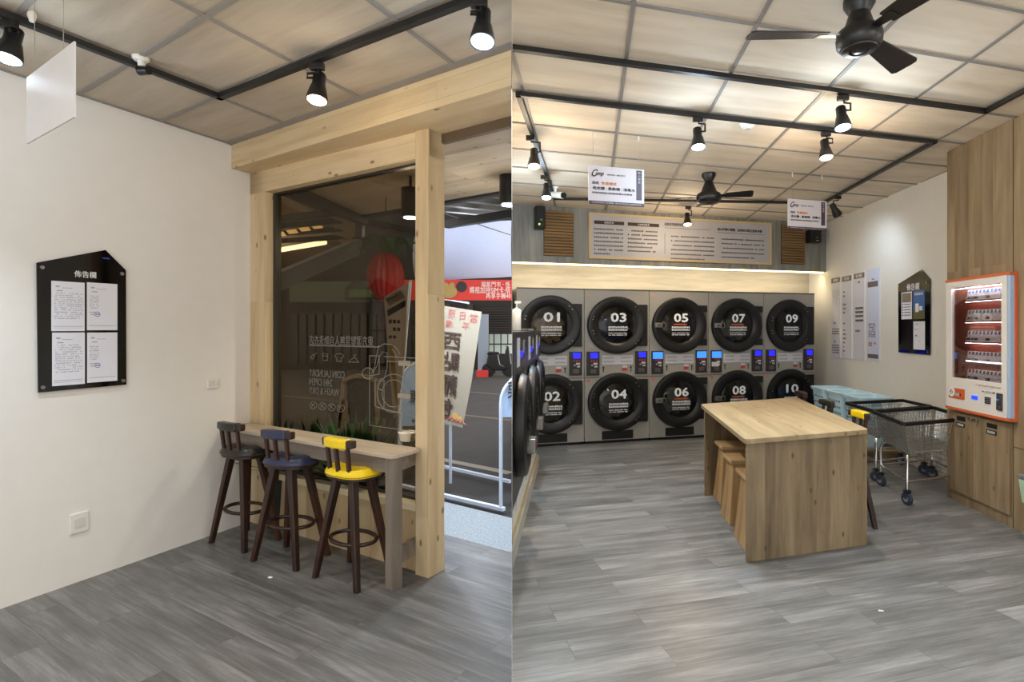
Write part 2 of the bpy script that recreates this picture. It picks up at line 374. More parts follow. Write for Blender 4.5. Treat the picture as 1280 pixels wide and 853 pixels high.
# decals on the pane (read from the street, so reversed from in here)
wf = FW.off(.088); cx = (pa+pb)/2
def D(u, v): x, z = wf.hit(u, v); return x-cx, z
DEC = mat('white_window_decal', (.50, .49, .46), .6)
DEC2 = mat('faint_window_decal', (.44, .43, .40), .6)
b = B(); x0, z0 = D(387, 424.5); x1, z1 = D(467, 428); write(b, '東方潔智慧無人自助洗衣店', (x0+x1)/2, -.002, (z0+z1)/2, .078, x1-x0, .004, True)
b.build('shop_name_decal', DEC2, win)
b = B()
for (s, ua, va, ub, vb) in (('COIN LAUNDRY', 387, 467.5, 431, 467.5), ('24H OPEN', 387, 478, 415.5, 478), ('WASH & DRY', 387, 489, 424, 490)):
    x0, z0 = D(ua, va); x1, z1 = D(ub, vb); write(b, s, (x0+x1)/2, -.002, (z0+z1)/2, .055, x1-x0, .01, True)
x0, z0 = D(387, 432); x1, z1 = D(474, 434); b.box(x0, x1, -.002, -.001, z0-.004, z0+.004)
b.build('opening_decal', DEC2, win)
b = B(); T = lambda pts, r=.0026, cl_=False: b.tube([(D(u, v)[0], -.002, D(u, v)[1]) for u, v in pts], r, 4, cl_)
circ = lambda u, v, r, n=20, a0=0, a1=360, e=1.0: [(u+r*e*cos(radians(a0+(a1-a0)*i/n)), v+r*sin(radians(a0+(a1-a0)*i/n))) for i in range(n+1)]
for i, u in enumerate((391.5, 403, 414.5, 426)):
    T(circ(u, 507+i*1.2, 4.6, 16)[:-1], cl_=True); T([(u-3, 504+i*1.2), (u+3, 510+i*1.2)]); T([(u-1.6, 510+i), (u-1.6, 506+i), (u+1.8, 505+i)])
T([(436, 452), (443, 447), (449, 453), (436, 453)], cl_=True); T([(443, 447), (443, 444.5), (445, 443.5)])          # hanger
T([(419, 444), (422, 442.5), (427, 442.5), (430, 445), (428, 447.5), (427, 446.5), (427, 452), (421, 452), (421, 446), (419, 447)], cl_=True)  # shirt
T([(403, 442), (410, 443), (409, 451), (404, 451)], cl_=True); T([(404, 445), (409.5, 445.5)])                                 # basket
T([(388, 447), (391, 443), (394, 444), (391, 449), (389, 448)], cl_=True); T([(391, 446), (396, 441)])
b.build('pictogram_decal', DEC2, win)
b = B()
T([(462, 445), (462, 532), (520, 540)]); T([(462, 445), (474, 445), (474, 468), (462, 470)]); T([(474, 432), (472, 437), (468, 460), (464, 468)]); T([(474, 434), (480, 430), (490, 431), (497, 437), (500, 443), (496, 446), (490, 436)])
T([(466, 466), (471, 458), (474, 447), (478, 440), (484, 441), (484, 460), (480, 474), (475, 474)]); T([(480, 446), (520, 448)]); T([(484, 452), (520, 453)]); T([(469, 475), (469, 508), (480, 512), (480, 476)], cl_=True)
T(circ(492, 492, 24, 30, 0, 360, .85)[:-1], cl_=True); T(circ(492, 492, 17, 30, 0, 360, .85)[:-1], cl_=True); T([(471, 509), (520, 522)]); T(circ(460, 467, 7, 14)[:-1], cl_=True); T(circ(478, 482, 6, 14, 90, 300))
b.build('washing_machine_decal', DEC, win)
b = B()
for (u0, v0, u1, v1) in ((498, 451, 513, 458), (497, 492, 513, 499)):
    a = D(u0, v0); c = D(u1, v1); b.box(a[0], c[0], -.003, -.001, c[1], a[1])
b.build('sticker', mat('grey_sticker', (.60, .56, .50), .6), win)
# ================================================================== LEFT ROOM: THINGS
def on(fr, px, d=0.0):                                  # pixel outline -> polygon in the frame
    return [fr.hit(u, v, d) for u, v in px]
def notice(fr, outline, label, papers, title, tz, logo, screws, tw, th):
    pts = on(fr, outline); x0 = min(p[0] for p in pts); z0 = min(p[1] for p in pts)
    t = thing('notice_board', label, 'notice board', fr.w(x0, 0, z0), fr.rz)
    L = lambda u, v: (lambda q: (q[0]-x0, q[1]-z0))(fr.hit(u, v, -.02))
    b = B(); b.plate([L(u, v) for u, v in outline], -.02, -.012); b.build('acrylic_board', mat('black_acrylic', (.012, .014, .02), .07), t)
    b = B(); [b.cyl((*[L(u, v)[0]], -.03, L(u, v)[1]), (L(u, v)[0], 0, L(u, v)[1]), .011, n=12) for u, v in screws]
    b.build('standoff_screw', STEEL, t)
    for k, (u0, v0, u1, v1, kind) in enumerate(papers):
        a = L(u0, v0); c = L(u1, v1); xa, xb, za, zb = a[0], c[0], c[1], a[1]; w = xb-xa; h = zb-za
        nm = 'paper_sheet' if kind != 'empty' else 'empty_sleeve'
        m = {'poster': mat('blue_poster', (.25, .42, .66), .4), 'menu': PAPER, 'empty': mat('dark_sleeve', (.07, .03, .045), .15)}.get(kind, PAPER)
        bb = B(); bb.box(xa, xb, -.0225, -.0205, za, zb); s = bb.build(nm, m, t)
        q = B()
        if kind == 'form':
            rows(q, xa+.08*w, xa+.95*w, zb-.24*h, 13, .042*h, .017*h, -.0235, k, 1.0, .72, .9); q.box(xa+.3*w, xa+.62*w, -.0235, -.0226, zb-.135*h, zb-.125*h)
            q.box(xa+.15*w, xa+.33*w, -.0235, -.0226, zb-.2*h, zb-.18*h); q.box(xa+.12*w, xa+.24*w, -.0235, -.0226, zb-.12*h, zb-.09*h)
            q.box(xa+.06*w, xa+.93*w, -.0235, -.0226, za+.09*h, za+.1*h); q.box(xa+.06*w, xa+.93*w, -.0235, -.0226, za+.06*h, za+.065*h); q.build('print', GREYINK, s)
        elif kind == 'stamp':
            q.box(xa+.3*w, xa+.62*w, -.0235, -.0226, zb-.135*h, zb-.125*h); q.box(xa+.15*w, xa+.33*w, -.0235, -.0226, zb-.2*h, zb-.18*h); q.box(xa+.12*w, xa+.24*w, -.0235, -.0226, zb-.12*h, zb-.09*h)
            rows(q, xa+.08*w, xa+.4*w, zb-.28*h, 7, .042*h, .017*h, -.0235, k, 1.0, .72, .9); rows(q, xa+.08*w, xa+.28*w, zb-.62*h, 2, .05*h, .02*h, -.0235, k, 1.0, .8, .9)
            q.box(xa+.06*w, xa+.93*w, -.0235, -.0226, za+.09*h, za+.1*h); q.build('print', GREYINK, s)
            r = B(); r.tube([(xa+.33*w+.085*w*cos(i*pi/8), -.023, zb-.66*h+.085*w*sin(i*pi/8)) for i in range(16)], .0018, 4, True); r.box(xa+.28*w, xa+.38*w, -.0235, -.0226, zb-.67*h, zb-.65*h); r.build('round_stamp', mat('blue_ink', (.25, .30, .62), .5), s)
        elif kind == 'poster':
            r = B(); write(r, '韓國旅遊', xa+w/2, -.0235, zb-.12*h, .09*h, w*.72, .01); r.box(xa+.2*w, xa+.5*w, -.0235, -.0226, za+.25*h, zb-.45*h); r.box(xa+.55*w, xa+.8*w, -.0235, -.0226, za+.3*h, zb-.55*h); r.build('title_lettering', WINK, s)
            r = B(); r.box(xa, xb, -.0232, -.0226, za, za+.3*h); r.build('printed_field', mat('olive_print', (.38, .36, .22), .5), s)
        elif kind == 'menu':
            r = B(); r.box(xa+.06*w, xb-.06*w, -.0235, -.0226, zb-.38*h, zb-.04*h); r.build('printed_photo', mat('tan_print', (.50, .45, .38), .5), s)
            for j in range(5): q.box(xa+.08*w, xa+.2*w, -.0235, -.0226, zb-(.47+.1*j)*h, zb-(.43+.1*j)*h); q.box(xa+.28*w, xa+.9*w, -.0235, -.0226, zb-(.465+.1*j)*h, zb-(.44+.1*j)*h)
            q.build('print', INK, s)
        elif kind == 'note':
            rows(q, xa+.15*w, xa+.9*w, zb-.1*h, 1, .1, .04*h, -.0235, 3); rows(q, xa+.1*w, xa+.85*w, zb-.28*h, 1, .1, .045*h, -.0235, 4); rows(q, xa+.5*w, xa+.8*w, zb-.7*h, 1, .1, .03*h, -.0235, 4); q.build('print', GREYINK, s)
            r = B(); rows(r, xa+.15*w, xa+.6*w, zb-.5*h, 1, .1, .06*h, -.0235, 5); r.build('red_print', RED, s)
    b = B(); a = L(*tz); write(b, title, a[0], -.0212, a[1], th, tw, .012); b.build('title_lettering', WINK, t)
    if logo:
        b = B(); a = L(logo[0], logo[1]); c = L(logo[2], logo[3]); b.box(min(a[0], c[0]), max(a[0], c[0]), -.021, -.02, min(a[1], c[1]), max(a[1], c[1])); b.build('small_logo', mat('blue_logo', (.12, .24, .60), .4), t)
    return t
notice(LW, [(46, 328.5), (132, 312.6), (157.5, 338), (158, 481), (48, 491)], 'black house-shaped acrylic notice board with four white sheets on the left white wall',
       [(64, 351, 105.6, 414, 'form'), (108.5, 353, 146.5, 413, 'stamp'), (65, 416, 105.8, 480, 'form'), (108.8, 416, 146.5, 476, 'stamp')],
       '佈告欄', (106.5, 343.3), (128, 321.8, 137, 324.5), [(52, 334.5), (152, 342.5), (53, 484.5), (153.5, 476)], .115, .042)
def wallplate(u0, v0, u1, v1, label, nm, slots):
    a = LW.hit(u0, v0); c = LW.hit(u1, v1); w = c[0]-a[0]; h = a[1]-c[1]
    t = thing(nm, label, 'wall plate', LW.w((a[0]+c[0])/2, 0, c[1]), LW.rz)
    B().box(-w/2, w/2, -.012, 0, 0, h).build('plate', WPLAS, t, bevel=.004)
    g = mat('plate_grey', (.84, .83, .80), .5)
    for k in range(slots):
        x = -w/2+w*(k+.5)/slots; b = B(); b.box(x-w*.3/slots, x+w*.3/slots, -.015, -.011, h*.25, h*.75); b.build('switch' if slots > 1 else 'blank_cover', g, t, bevel=.002)
wallplate(258.5, 472.5, 273.5, 485, 'white wall switch plate left of the window above the black stool', 'switch_plate', 3)
wallplate(86.5, 644, 110, 662.5, 'white outlet plate low on the left wall, lowest of the wall plates', 'outlet_plate', 1)

# bar table: pale laminate top, greyer frame
BARW = wood('grey_brown_laminate', (.38, .34, .30), (.475, .43, .385), (.565, .52, .47), 0, 'xyz', 1.1, None, .45, bump=.02, stretch=14)
BART = wood('pale_laminate_top', (.63, .57, .50), (.71, .65, .575), (.78, .72, .645), 0, 'xyz', 1.1, None, .35, bump=.01, stretch=14)
BARV = wood('grey_brown_laminate_upright', (.34, .305, .27), (.435, .395, .35), (.52, .475, .425), 0, 'zxy', 1.1, None, .45, bump=.02, stretch=14)
TZ = .83
pr = fl(490.5, 570.7, TZ); pbk = fl(529.6, 557.6, TZ); pl = fl(271.4, 533, TZ)
bt = thing('bar_table', 'long grey-brown bar table under the shop window with a paper bowl on it', 'table', (pr.x, pr.y, 0), atan2(pr.y-pl.y, pr.x-pl.x))
Mi = bt.matrix_basis.inverted(); Lc = lambda p: Mi @ Vector(p)
A = Lc((pl.x, pl.y, 0)); Cc = Lc((pbk.x, pbk.y, 0)); wl = Lc(FW.w(.02, -.013)); wr_ = Lc(FW.w(FW.hit(522, 540)[0], -.013)); wr2 = Lc(FW.w(FW.hit(529, 540)[0], -.03))
top = [(A.x+.005, 0), (-.045, 0), (-.013, .012), (0, .04), (wr2.x, wr2.y), (wr_.x, wr_.y), (wl.x+.01, wl.y)]
B().slab(top, TZ-.022, TZ).build('tabletop', BART, bt, bevel=.003)
dep = Cc.y
B().slab([(A.x+.03, .02), (-.06, .02), (-.06, .045), (A.x+.03, .045)], TZ-.115, TZ-.022).build('apron', BARW, bt)
ex = (Cc.x)/max(Cc.y, .01)                       # the short end runs parallel to the left wall
sh = lambda x, y: (x+ex*y, y)
B().slab([sh(-.052, .045), sh(-.022, .045), sh(-.022, dep-.02), sh(-.052, dep-.02)], TZ-.115, TZ-.022).build('apron', BARW, bt)
B().slab([(-.085, .018), (-.022, .018), (-.0+.005, .075), (-.065, .075)], 0, TZ-.022).build('leg', BARV, bt, bevel=.003)
B().slab([sh(-.065, .07), sh(-.022, .07), sh(-.022, dep-.005), sh(-.065, dep-.005)], .13, .225).build('stretcher', BARW, bt)

# bar stools
DARKW = wood('dark_stained_wood', (.10, .05, .035), (.19, .10, .065), (.30, .17, .11), 0, 'zxy', 1.6, None, .38, bump=.03, stretch=10)
DARKH = wood('dark_stained_wood_flat', (.09, .05, .035), (.16, .09, .06), (.24, .14, .10), 0, 'xyz', 1.6, None, .38, bump=.03, stretch=10)
NAIL = mat('brass_nail', (.45, .33, .20), .35, .8)
def leather(n, c): return mat(n, c, .32, 0, coat=.15, noise=.06)
YEL, BLU, BLK, BRN = leather('yellow_leather', (.93, .80, .05)), leather('navy_leather', (.125, .16, .28)), leather('black_leather', (.07, .075, .075)), leather('brown_leather', (.20, .09, .06))
def bar_stool(loc, rz, pad, label, hx=.20, hy=.135, group=None):
    t = thing('bar_stool', label, 'bar stool', (loc[0], loc[1], 0), rz, group)
    ky = hy/hx; sy = ky**.5*.98
    for sx_, sy_ in ((-1, -1), (1, -1), (1, 1), (-1, 1)):
        b = B(); tp = Vector((.075*sx_, .075*sy_*ky**.5, .655)); bt_ = Vector((hx*sx_, hy*sy_, 0))
        d1 = Vector((.021, 0, 0)); d2 = Vector((0, .021, 0)); q = .017
        b.hexa([bt_+Vector((a*q, c*q, 0)) for a, c in ((-1, -1), (1, -1), (1, 1), (-1, 1))], [tp+Vector((a*.024, c*.024, 0)) for a, c in ((-1, -1), (1, -1), (1, 1), (-1, 1))]).build('leg', DARKW, t, bevel=.005)
    zr = .252; f = 1-zr/.655*.62; b = B(); b.tube([((hx*f*1.12)*cos(a*pi/18), (hy*f*1.12)*sin(a*pi/18), zr) for a in range(36)], .0135, 8, True)
    b.build('foot_ring', DARKH, t, smooth=True)
    b = B(); b.lathe([(.0, .632), (.10, .632), (.12, .655), (.0, .657)], n=24, sy=sy); b.build('swivel_base', DARKH, t)
    # saddle seat: wider at the back, two lobes in front
    n = 48; outl = []
    for i in range(n):
        a = 2*pi*i/n; r = .188*(1+.035*cos(2*a)-.045*cos(4*a)+.02*sin(a)); outl.append((r*cos(a), r*sin(a)*sy*.98))
    b = B(); b.slab([(x*.97, y*.97) for x, y in outl], .652, .672); b.build('seat_board', DARKH, t, bevel=.004)
    prof = [(1.0, .670), (1.02, .682), (1.0, .697), (.90, .712), (.65, .718), (.35, .712), (.12, .709)]
    vs = []; fs = []
    for (r, z) in prof:
        for (x, y) in outl: vs.append((x*r, y*r, z+(.012*abs(x)/.19 if r < .95 else 0)-(.008 if (r < .8 and y > .05) else 0)))
    m = len(prof); fs = [(i*n+k, i*n+(k+1) % n, (i+1)*n+(k+1) % n, (i+1)*n+k) for i in range(m-1) for k in range(n)]+[tuple((m-1)*n+k for k in range(n)), tuple(range(n))[::-1]]
    seat = B().add(vs, fs).build('seat', pad, t, smooth=True)
    b = B()
    for i in range(0, 96):
        a = 2*pi*i/96; r = .188*(1+.035*cos(2*a)-.045*cos(4*a)+.02*sin(a))*1.015; b.ball((r*cos(a), r*sin(a)*sy*.98, .679), .0036, 4)
    b.build('nailhead_trim', NAIL, seat, stuff=True)
    # backrest on the -y side: three spindles and a curved padded bar
    yb = -.155*sy; cv = lambda x: yb+.022*(x/.14)**2
    for x in (-.095, 0, .095): B().bar((x*.95, cv(x)+.012, .69), (x, cv(x)-.008, .865), .027, .022).build('spindle', DARKW, t, bevel=.005)
    b = B(); N = 14; ring0 = []
    xs = [-.142+.284*i/N for i in range(N+1)]
    pts = [(x, cv(x)-.008) for x in xs]
    def barpoly(xa, xb, t0, t1, z0, z1, nm, m, bev):
        ss = [xa+(xb-xa)*i/10 for i in range(11)]; pf = [(x, cv(x)-.008-t0) for x in ss]; pb_ = [(x, cv(x)-.008+t1) for x in ss][::-1]
        return B().slab(pf+pb_, z0, z1).build(nm, m, t, bevel=bev)
    barpoly(-.142, .142, .020, .022, .862, .912, 'back_rail', DARKH, .008)
    barpoly(-.105, .105, .027, .029, .857, .918, 'back_pad', pad, .012)
    return t
bar_stool((-1.352+.0, 3.52), FW.rz+.0, YEL, 'yellow leather bar stool nearest the open doorway, right one of three')
def mid(*q):
    s = Vector((0, 0, 0))
    for p in q: s += p
    return s/len(q)
_y = (fl(458.8, 741.7)+fl(426.8, 702.7))/2; yel = bpy.data.objects['bar_stool']; yel.location = (_y.x, _y.y, 0)
_b = mid(fl(328.4, 707.3), fl(388.7, 714), fl(397, 689.6), fl(342, 683.8))
bar_stool(_b, FW.rz+.14, BLU, 'navy leather bar stool at the bar table between the black and yellow stools')
_k = (fl(312.5, 692)+fl(301.9, 663.7))/2
bar_stool(_k, FW.rz+.05, BLK, 'black leather bar stool in the corner by the white wall')

# paper bowl on the bar table
pbw = fl(510.5, 551, TZ)
t = thing('paper_bowl', 'white paper bowl on the right end of the bar table', 'bowl', (pbw.x, pbw.y, TZ))
B().lathe([(.048, 0), (.055, .003), (.064, .052), (.069, .054), (.069, .060), (.06, .060), (.05, .006), (.0, .005)], n=28, cap=False).build('bowl', mat('paper_bowl_white', (.86, .82, .74), .6), t, smooth=True)
B().lathe([(.0, .053), (.062, .053), (.066, .059), (.0, .0615)], n=28, cap=False).build('lid', mat('bowl_lid', (.90, .87, .80), .5), t, smooth=True)

# hanging blank board with wires
hb = Frame(at(33, 95, 2.35), at(33, 95, 2.35)+Vector((1076/680, -1, 0)))
q = on(hb, [(33, 95), (91, 55), (94, 146), (37, 177)]); wd = (q[1][0]+q[2][0])/2; zt = (q[0][1]+q[1][1])/2; zb = (q[2][1]+q[3][1])/2
t = thing('hanging_sign', 'blank back of a white hanging board lit by the leftmost spotlight', 'sign', hb.w(0, 0, zb), hb.rz)
B().box(0, wd, 0, .006, 0, zt-zb).build('board', mat('white_acrylic', (.86, .86, .87), .35), t)
b = B(); [b.tube([(x, .003, zt-zb), (x, .003, CL-zb)], .0013, 5) for x in (wd*.17, wd*.78)]; b.build('wire', mat('nylon_wire', (.62, .60, .57), .4), t)

# lighting rails and track spotlights
def rail(name, pts, z, label, segs_side=None, w=.036, h=.03):
    t = thing(name, label, 'lighting rail', (pts[0][0], pts[0][1], z))
    o = Vector((pts[0][0], pts[0][1], z))
    for a, c in zip(pts, pts[1:]):
        a, c = XY(a), XY(c); d = (c-a).normalized()*w/2
        B().bar((*(a-d)[:2], 0), (*(c+d)[:2], 0), w, h).xf(Matrix.Translation(Vector((-o.x, -o.y, 0)))).build('rail_section', RAILM, t, side=segs_side)
    return t
def lampm(kind): return {'c': glow('cool_lamp_face', (.80, .90, 1), 22), 'w': glow('warm_lamp_face', (1, .86, .62), 22), 'o': mat('unlit_lamp_face', (.3, .3, .3), .4)}[kind]
def spotlight(label, rp, z, lens, kind, power=1.0, yaw=0, side=1, s=1.0, group=None, size=120, aim=None, spill=True):
    """rp: rail point (plan), lens: pixel of the lamp face"""
    Y = rp.y; k = (lens[0]-U0)/F; X = k*Y; lz = H-(lens[1]-VH)/F*Y
    t = thing('track_spotlight', label, 'spotlight', (rp.x, rp.y, z), 0, group)
    dx = X-rp.x; zt = -.02; L = z-lz; r = .05*s
    body = mat('spot_housing', (.095, .095, .10), .4)
    B().box(-.045*s, .03*s, -.017, .017, zt-.03, zt+.008).build('adapter', body, t, bevel=.003)
    sx = dx+.052*s*side
    B().tube([(0, 0, zt-.02), (0, 0, zt-.045), (sx, 0, zt-.05), (sx, 0, -(L-.125*s)), (dx+.02*s*side, 0, -(L-.125*s))], .008*s, 6).build('bracket', body, t)
    M = Matrix.Rotation(radians(-13), 4, 'X') if aim is None else (Matrix.Rotation(aim[0], 4, 'Y') @ Matrix.Rotation(aim[1], 4, 'X'))
    hd = B().lathe([(.0, .165), (.030, .165), (.034, .158), (.034, .095), (.040, .085), (.054, .022), (.056, 0), (.050, 0), (.046, .012), (.0, .012)], n=24, cap=False)
    hd.v = [tuple(M @ (Vector(p)*s)+Vector((dx, 0, -L))) for p in hd.v]; h = hd.build('lamp_head', body, t, smooth=True)
    ln = B().lathe([(.0, -.010), (.025, -.008), (.044, -.001), (.052, .006), (.0, .012)], n=24, cap=False); ln.v = [tuple(M @ (Vector(p)*s)+Vector((dx, 0, -L))) for p in ln.v]
    ln.build('lens', lampm(kind), h, smooth=False)
    if kind != 'o':
        l = bpy.data.lights.new('lamp', 'SPOT'); l.energy = SPOT_W*power; l.color = (.70, .85, 1) if kind == 'c' else (1, .80, .56); l.spot_size = radians(size); l.spot_blend = .9; l.shadow_soft_size = .04
        lo = bpy.data.objects.new('lamp_light', l); C.objects.link(lo); lo.parent = t; lo.matrix_basis = Matrix.Translation(Vector((dx, 0, -L-.01))) @ M
        if spill:
            l2 = bpy.data.lights.new('lamp_spill', 'POINT'); l2.energy = SPILL_W*min(power, 1.3)*(1.7 if z > 3.2 else .7); l2.color = l.color; l2.shadow_soft_size = .05; lo2 = bpy.data.objects.new('lamp_spill', l2); C.objects.link(lo2); lo2.parent = t; lo2.location = (dx, 0, -L-.07)
    return t
ZL = CL-.03
r0, r1, r2 = cl(-60, -10, ZL), cl(275, 121, ZL), cl(600, -7, ZL)
c1 = r1+(r1-cl(0, 16, ZL)).normalized()*0
rail('lighting_rail', [r1+(cl(0, 16, ZL)-r1)*1.9, r1, r1+(cl(585, 1, ZL)-r1)*1.6], ZL, 'black lighting rail with a corner on the left ceiling', -1)
railp = lambda u, v, z=ZL: XY(cl(u, v, z))
spotlight('cool white track spotlight at the far left edge beside the hanging board', railp(12, 22), ZL, (9, 74), 'c', 2.6, side=1)
spotlight('warm track spotlight above the shop window', railp(398, 76), ZL, (396, 126), 'w', 1.0, side=-1)
spotlight('cool white track spotlight above the open doorway', railp(601, -5), ZL, (603, 53), 'c', .8, side=-1)
# unseen spotlights added behind the photographer as fill light
for (x, y, k, wh) in ((-1.9, 1.2, 'w', 'middle one'), (-.9, .6, 'c', 'by the partition'), (-2.6, .2, 'c', 'by the white wall')):
    t = spotlight('fill spotlight added to the left room, %s, behind the viewpoint' % wh, Vector((x, y, 0)), ZL, (U0+F*x/y, VH-F*(ZL-.19-H)/y), k, 1.0, group='added rear fill spotlights of the left room')
# dome camera on the rail corner and a clip
t = thing('ceiling_camera', 'small white camera with black lens on the left ceiling beside the rail', 'camera', railp(176, 72, CL-.002).to_tuple()[:2]+(CL,))
B().lathe([(.0, -.022), (.030, -.022), (.040, -.012), (.040, 0), (.0, 0)], n=24, cap=False).build('base', WPLAS, t, smooth=True)
B().cyl((0, 0, -.02), (.012, .0, -.075), .017, .02, 14).build('arm', WPLAS, t, smooth=True)
B().cyl((.002, -.01, -.078), (.058, -.02, -.082), .026, .022, 16).build('camera_body', BPLAS, t, smooth=True)
t = thing('rail_clip', 'small white clip holding a wire on the rail above the blank board', 'clip', railp(40, 14, CL).to_tuple()[:2]+(CL,))
B().lathe([(.0, -.05), (.010, -.05), (.018, -.02), (.014, 0), (.0, 0)], n=12, cap=False).build('clip', WPLAS, t, smooth=True)
# litter
s1 = fl(337.5, 722.5); tag(B().hexa([(-.012, -.006, 0), (.012, -.01, 0), (.016, .006, 0), (-.008, .01, 0)], [(-.01, -.004, .006), (.01, -.006, .009), (.012, .004, .005), (-.006, .008, .008)]).build('paper_scrap', PAPER), 'tiny white scrap on the floor in front of the navy stool', 'scrap').location = (s1.x, s1.y, 0)
# ================================================================== OUTSIDE THE LEFT ROOM
KD = XY(fl(640, 647.8))-XY(fl(552.6, 626.7)); kA = XY(fl(552.6, 626.7)); kp = line_x(kA, KD, pd0, PD)
kl = kA-KD.normalized()*9
CONC = mat('speckled_concrete', (.57, .59, .61), .8, noise=.28)
MATS['speckled_concrete'].node_tree.nodes['Noise Texture'].inputs['Scale'].default_value = 60
step = [th_l-KD.normalized()*6, out_th, kp, kl]
b = B(); b.slab(step, -.06, -.001); struct(b.build('trim_6', CONC), 'speckled concrete step outside the doorway', 'step')
ASPH = mat('asphalt', (.20, .19, .185), .85, noise=.15); MATS['asphalt'].node_tree.nodes['Noise Texture'].inputs['Scale'].default_value = 3
far = 22.5
rd = B(); rd.add([(-30, -2, -.05), (kl.x, kl.y, -.05), (kp.x, kp.y, -.05), (PD.x*far, far, -.05), (-34, far, -.05)], [(0, 1, 2, 3, 4)])
o = rd.build('road', ASPH, solid=False); struct(o, 'dark asphalt street outside the shop', 'road')
if o.data.polygons[0].normal.z < 0: o.data.flip_normals()
def roadline(u0, v0, u1, v1, w, m, label):
    a, c = XY(fl(u0, v0, -.05)), XY(fl(u1, v1, -.05)); d = (c-a).normalized(); a = a-d*7; e = line_x(a, d, pd0, PD)-d*.02; n = Vector((-d.y, d.x, 0))*w/2
    b = B(); b.slab([a-n, e-n, e+n, a+n], -.049, -.046); return tag(b.build('road_marking', m), label, 'road marking')
roadline(553, 575, 638, 592, .12, mat('worn_white_paint', (.55, .53, .48), .8), 'pale edge line on the street nearest the doorway')
roadline(553, 516.5, 622, 524, .14, mat('worn_yellow_paint', (.36, .33, .27), .8), 'worn yellow line in the middle of the street')
roadline(590, 490.5, 625, 493.5, .12, mat('worn_grey_paint', (.36, .35, .34), .8), 'thin pale line on the far side of the street')
# soffit over the step, black edge, canopy
ZS = 2.87
sA, sB = XY(cl(552, 255, ZS)), XY(cl(640, 238, ZS)); sd = (sB-sA).normalized(); sE = line_x(sA, sd, pd0, PD); sL = XY(cl(448, 271, ZS))
fs_ = FW.off(.15); so_l = line_x(fs_.o, fs_.x, sL, LW.x)
SOFF = wood('pale_soffit_board', (.56, .50, .41), (.65, .59, .50), (.72, .66, .57), -FW.rz, 'xyz', .8, (3, .3), .6, knots=(.35, .25, .16), vary=.06, bump=0, stretch=10)
HB2 = HF.off(.40)
b = B(); b.slab([line_x(fs_.o, fs_.x, pd0, PD), sE, sL, line_x(fs_.o, fs_.x, sL, LW.x)], ZS, ZS+.06); struct(b.build('soffit', SOFF, side=-1), 'pale boarded soffit above the step outside', 'soffit')
BRN_ = mat('brown_trim', (.36, .29, .21), .6); DKST = mat('dark_steel', (.13, .135, .14), .5); GALV = mat('galvanised_steel', (.42, .44, .45), .45, .6)
ou = HF.off(.33); wz = B(); b = B(); q0 = line_x(ou.o, ou.x, FW.w(pc), LW.x); q1 = line_x(ou.o, ou.x, pd0, PD)
dd = Frame(q0, q1); b.box(0, dd.L, 0, .035, header_z-.06, header_z+.02)
o = b.xf(Matrix.Translation(dd.o) @ Matrix.Rotation(dd.rz, 4, 'Z')).build('trim_7', BRN_, side=-1); struct(o, 'brown strip under the beam above the open doorway', 'strip')
b = B(); b.bar((*(sE)[:2], ZS+.02), (*(sL)[:2], ZS+.02), .07, .09); tag(b.build('canopy_beam', DKST, side=-1), 'dark steel beam along the outer edge of the boarded soffit', 'beam')
# corrugated canopy beyond the soffit
def corr(p0, d, e, L, Wd, z0, z1, pitch=.3, amp=.04):
    b = B(); n = int(L/pitch)*4; vs = []
    for i in range(n+1):
        h = amp*(1 if i % 4 in (0, 1) else -1)
        for k in (0, 1): q = p0+d*(L*i/n)+e*(Wd*k); vs.append((q.x, q.y, z0+(z1-z0)*k+h))
    return b.add(vs, [(2*i, 2*i+1, 2*i+3, 2*i+2) for i in range(n)])
sn = Vector((-sd.y, sd.x, 0)); sn = sn if sn.y > 0 else -sn
cg = corr(sE-sd*2.2, sd, sn, 2.2, 2.6, 3.02, 3.30, .34, .03); tag(cg.build('canopy_roof', mat('corrugated_metal', (.46, .46, .45), .5, .3), side=-1, solid=False), 'grey corrugated canopy roof beyond the soffit', 'canopy')
b = B()
b.bar((*(sE+sn*1.25)[:2], 3.0), (*(sE+sn*1.25-sd*2.2)[:2], 3.0), .08, .1); tag(b.build('canopy_beam', DKST, side=-1), 'dark steel beam under the corrugated canopy roof', 'beam')
# steel truss seen through the window
g = lambda u, v, Y: at(u, v, Y)
t = thing('steel_truss', 'steel truss with a sloping brace under the canopy, seen through the window', 'truss', (0, 0, 0))
B().bar(g(348, 232, 4.6), g(455, 275, 6.2), .10, .12).build('top_chord', DKST, t)
B().bar(g(336, 357, 5.0), g(449, 307, 6.2), .10, .16).build('brace', GALV, t)
B().bar(g(450, 270, 6.2), g(450, 310, 6.2), .08).build('upright', DKST, t)
B().bar(g(450, 275, 6.2), g(522, 292, 7.0), .08).build('top_chord', DKST, t)
# tilted billowing tarp, banner, facade across the street
YT = 16.0
TARP = mat('white_tarp', (.78, .82, .92), .6)
b = B(); n = 26; vs = []
for i in range(n+1):
    for j in range(9):
        s_ = i/n; r_ = j/8; u = 520+s_*119.5
        top_ = at(u, 284-(u-552)*.09, YT-1.8); bot = at(u, 351-(u-552)*.06, YT+.3)
        p = top_+(bot-top_)*r_; p += Vector((0, -.10*sin(s_*9+r_*3)-.25*sin(pi*r_), 0)); vs.append(p)
b.add(vs, [(i*9+j, (i+1)*9+j, (i+1)*9+j+1, i*9+j+1) for i in range(n) for j in range(8)])
b.build('awning_tarp', TARP, smooth=True, solid=False); tag(bpy.data.objects['awning_tarp'], 'white tarp awning of the shop across the street', 'awning')
bn = Frame(at(552, 350, YT), at(640, 343, YT)); q = on(bn, [(500, 350), (639.6, 340), (639.6, 375.5), (500, 378)])
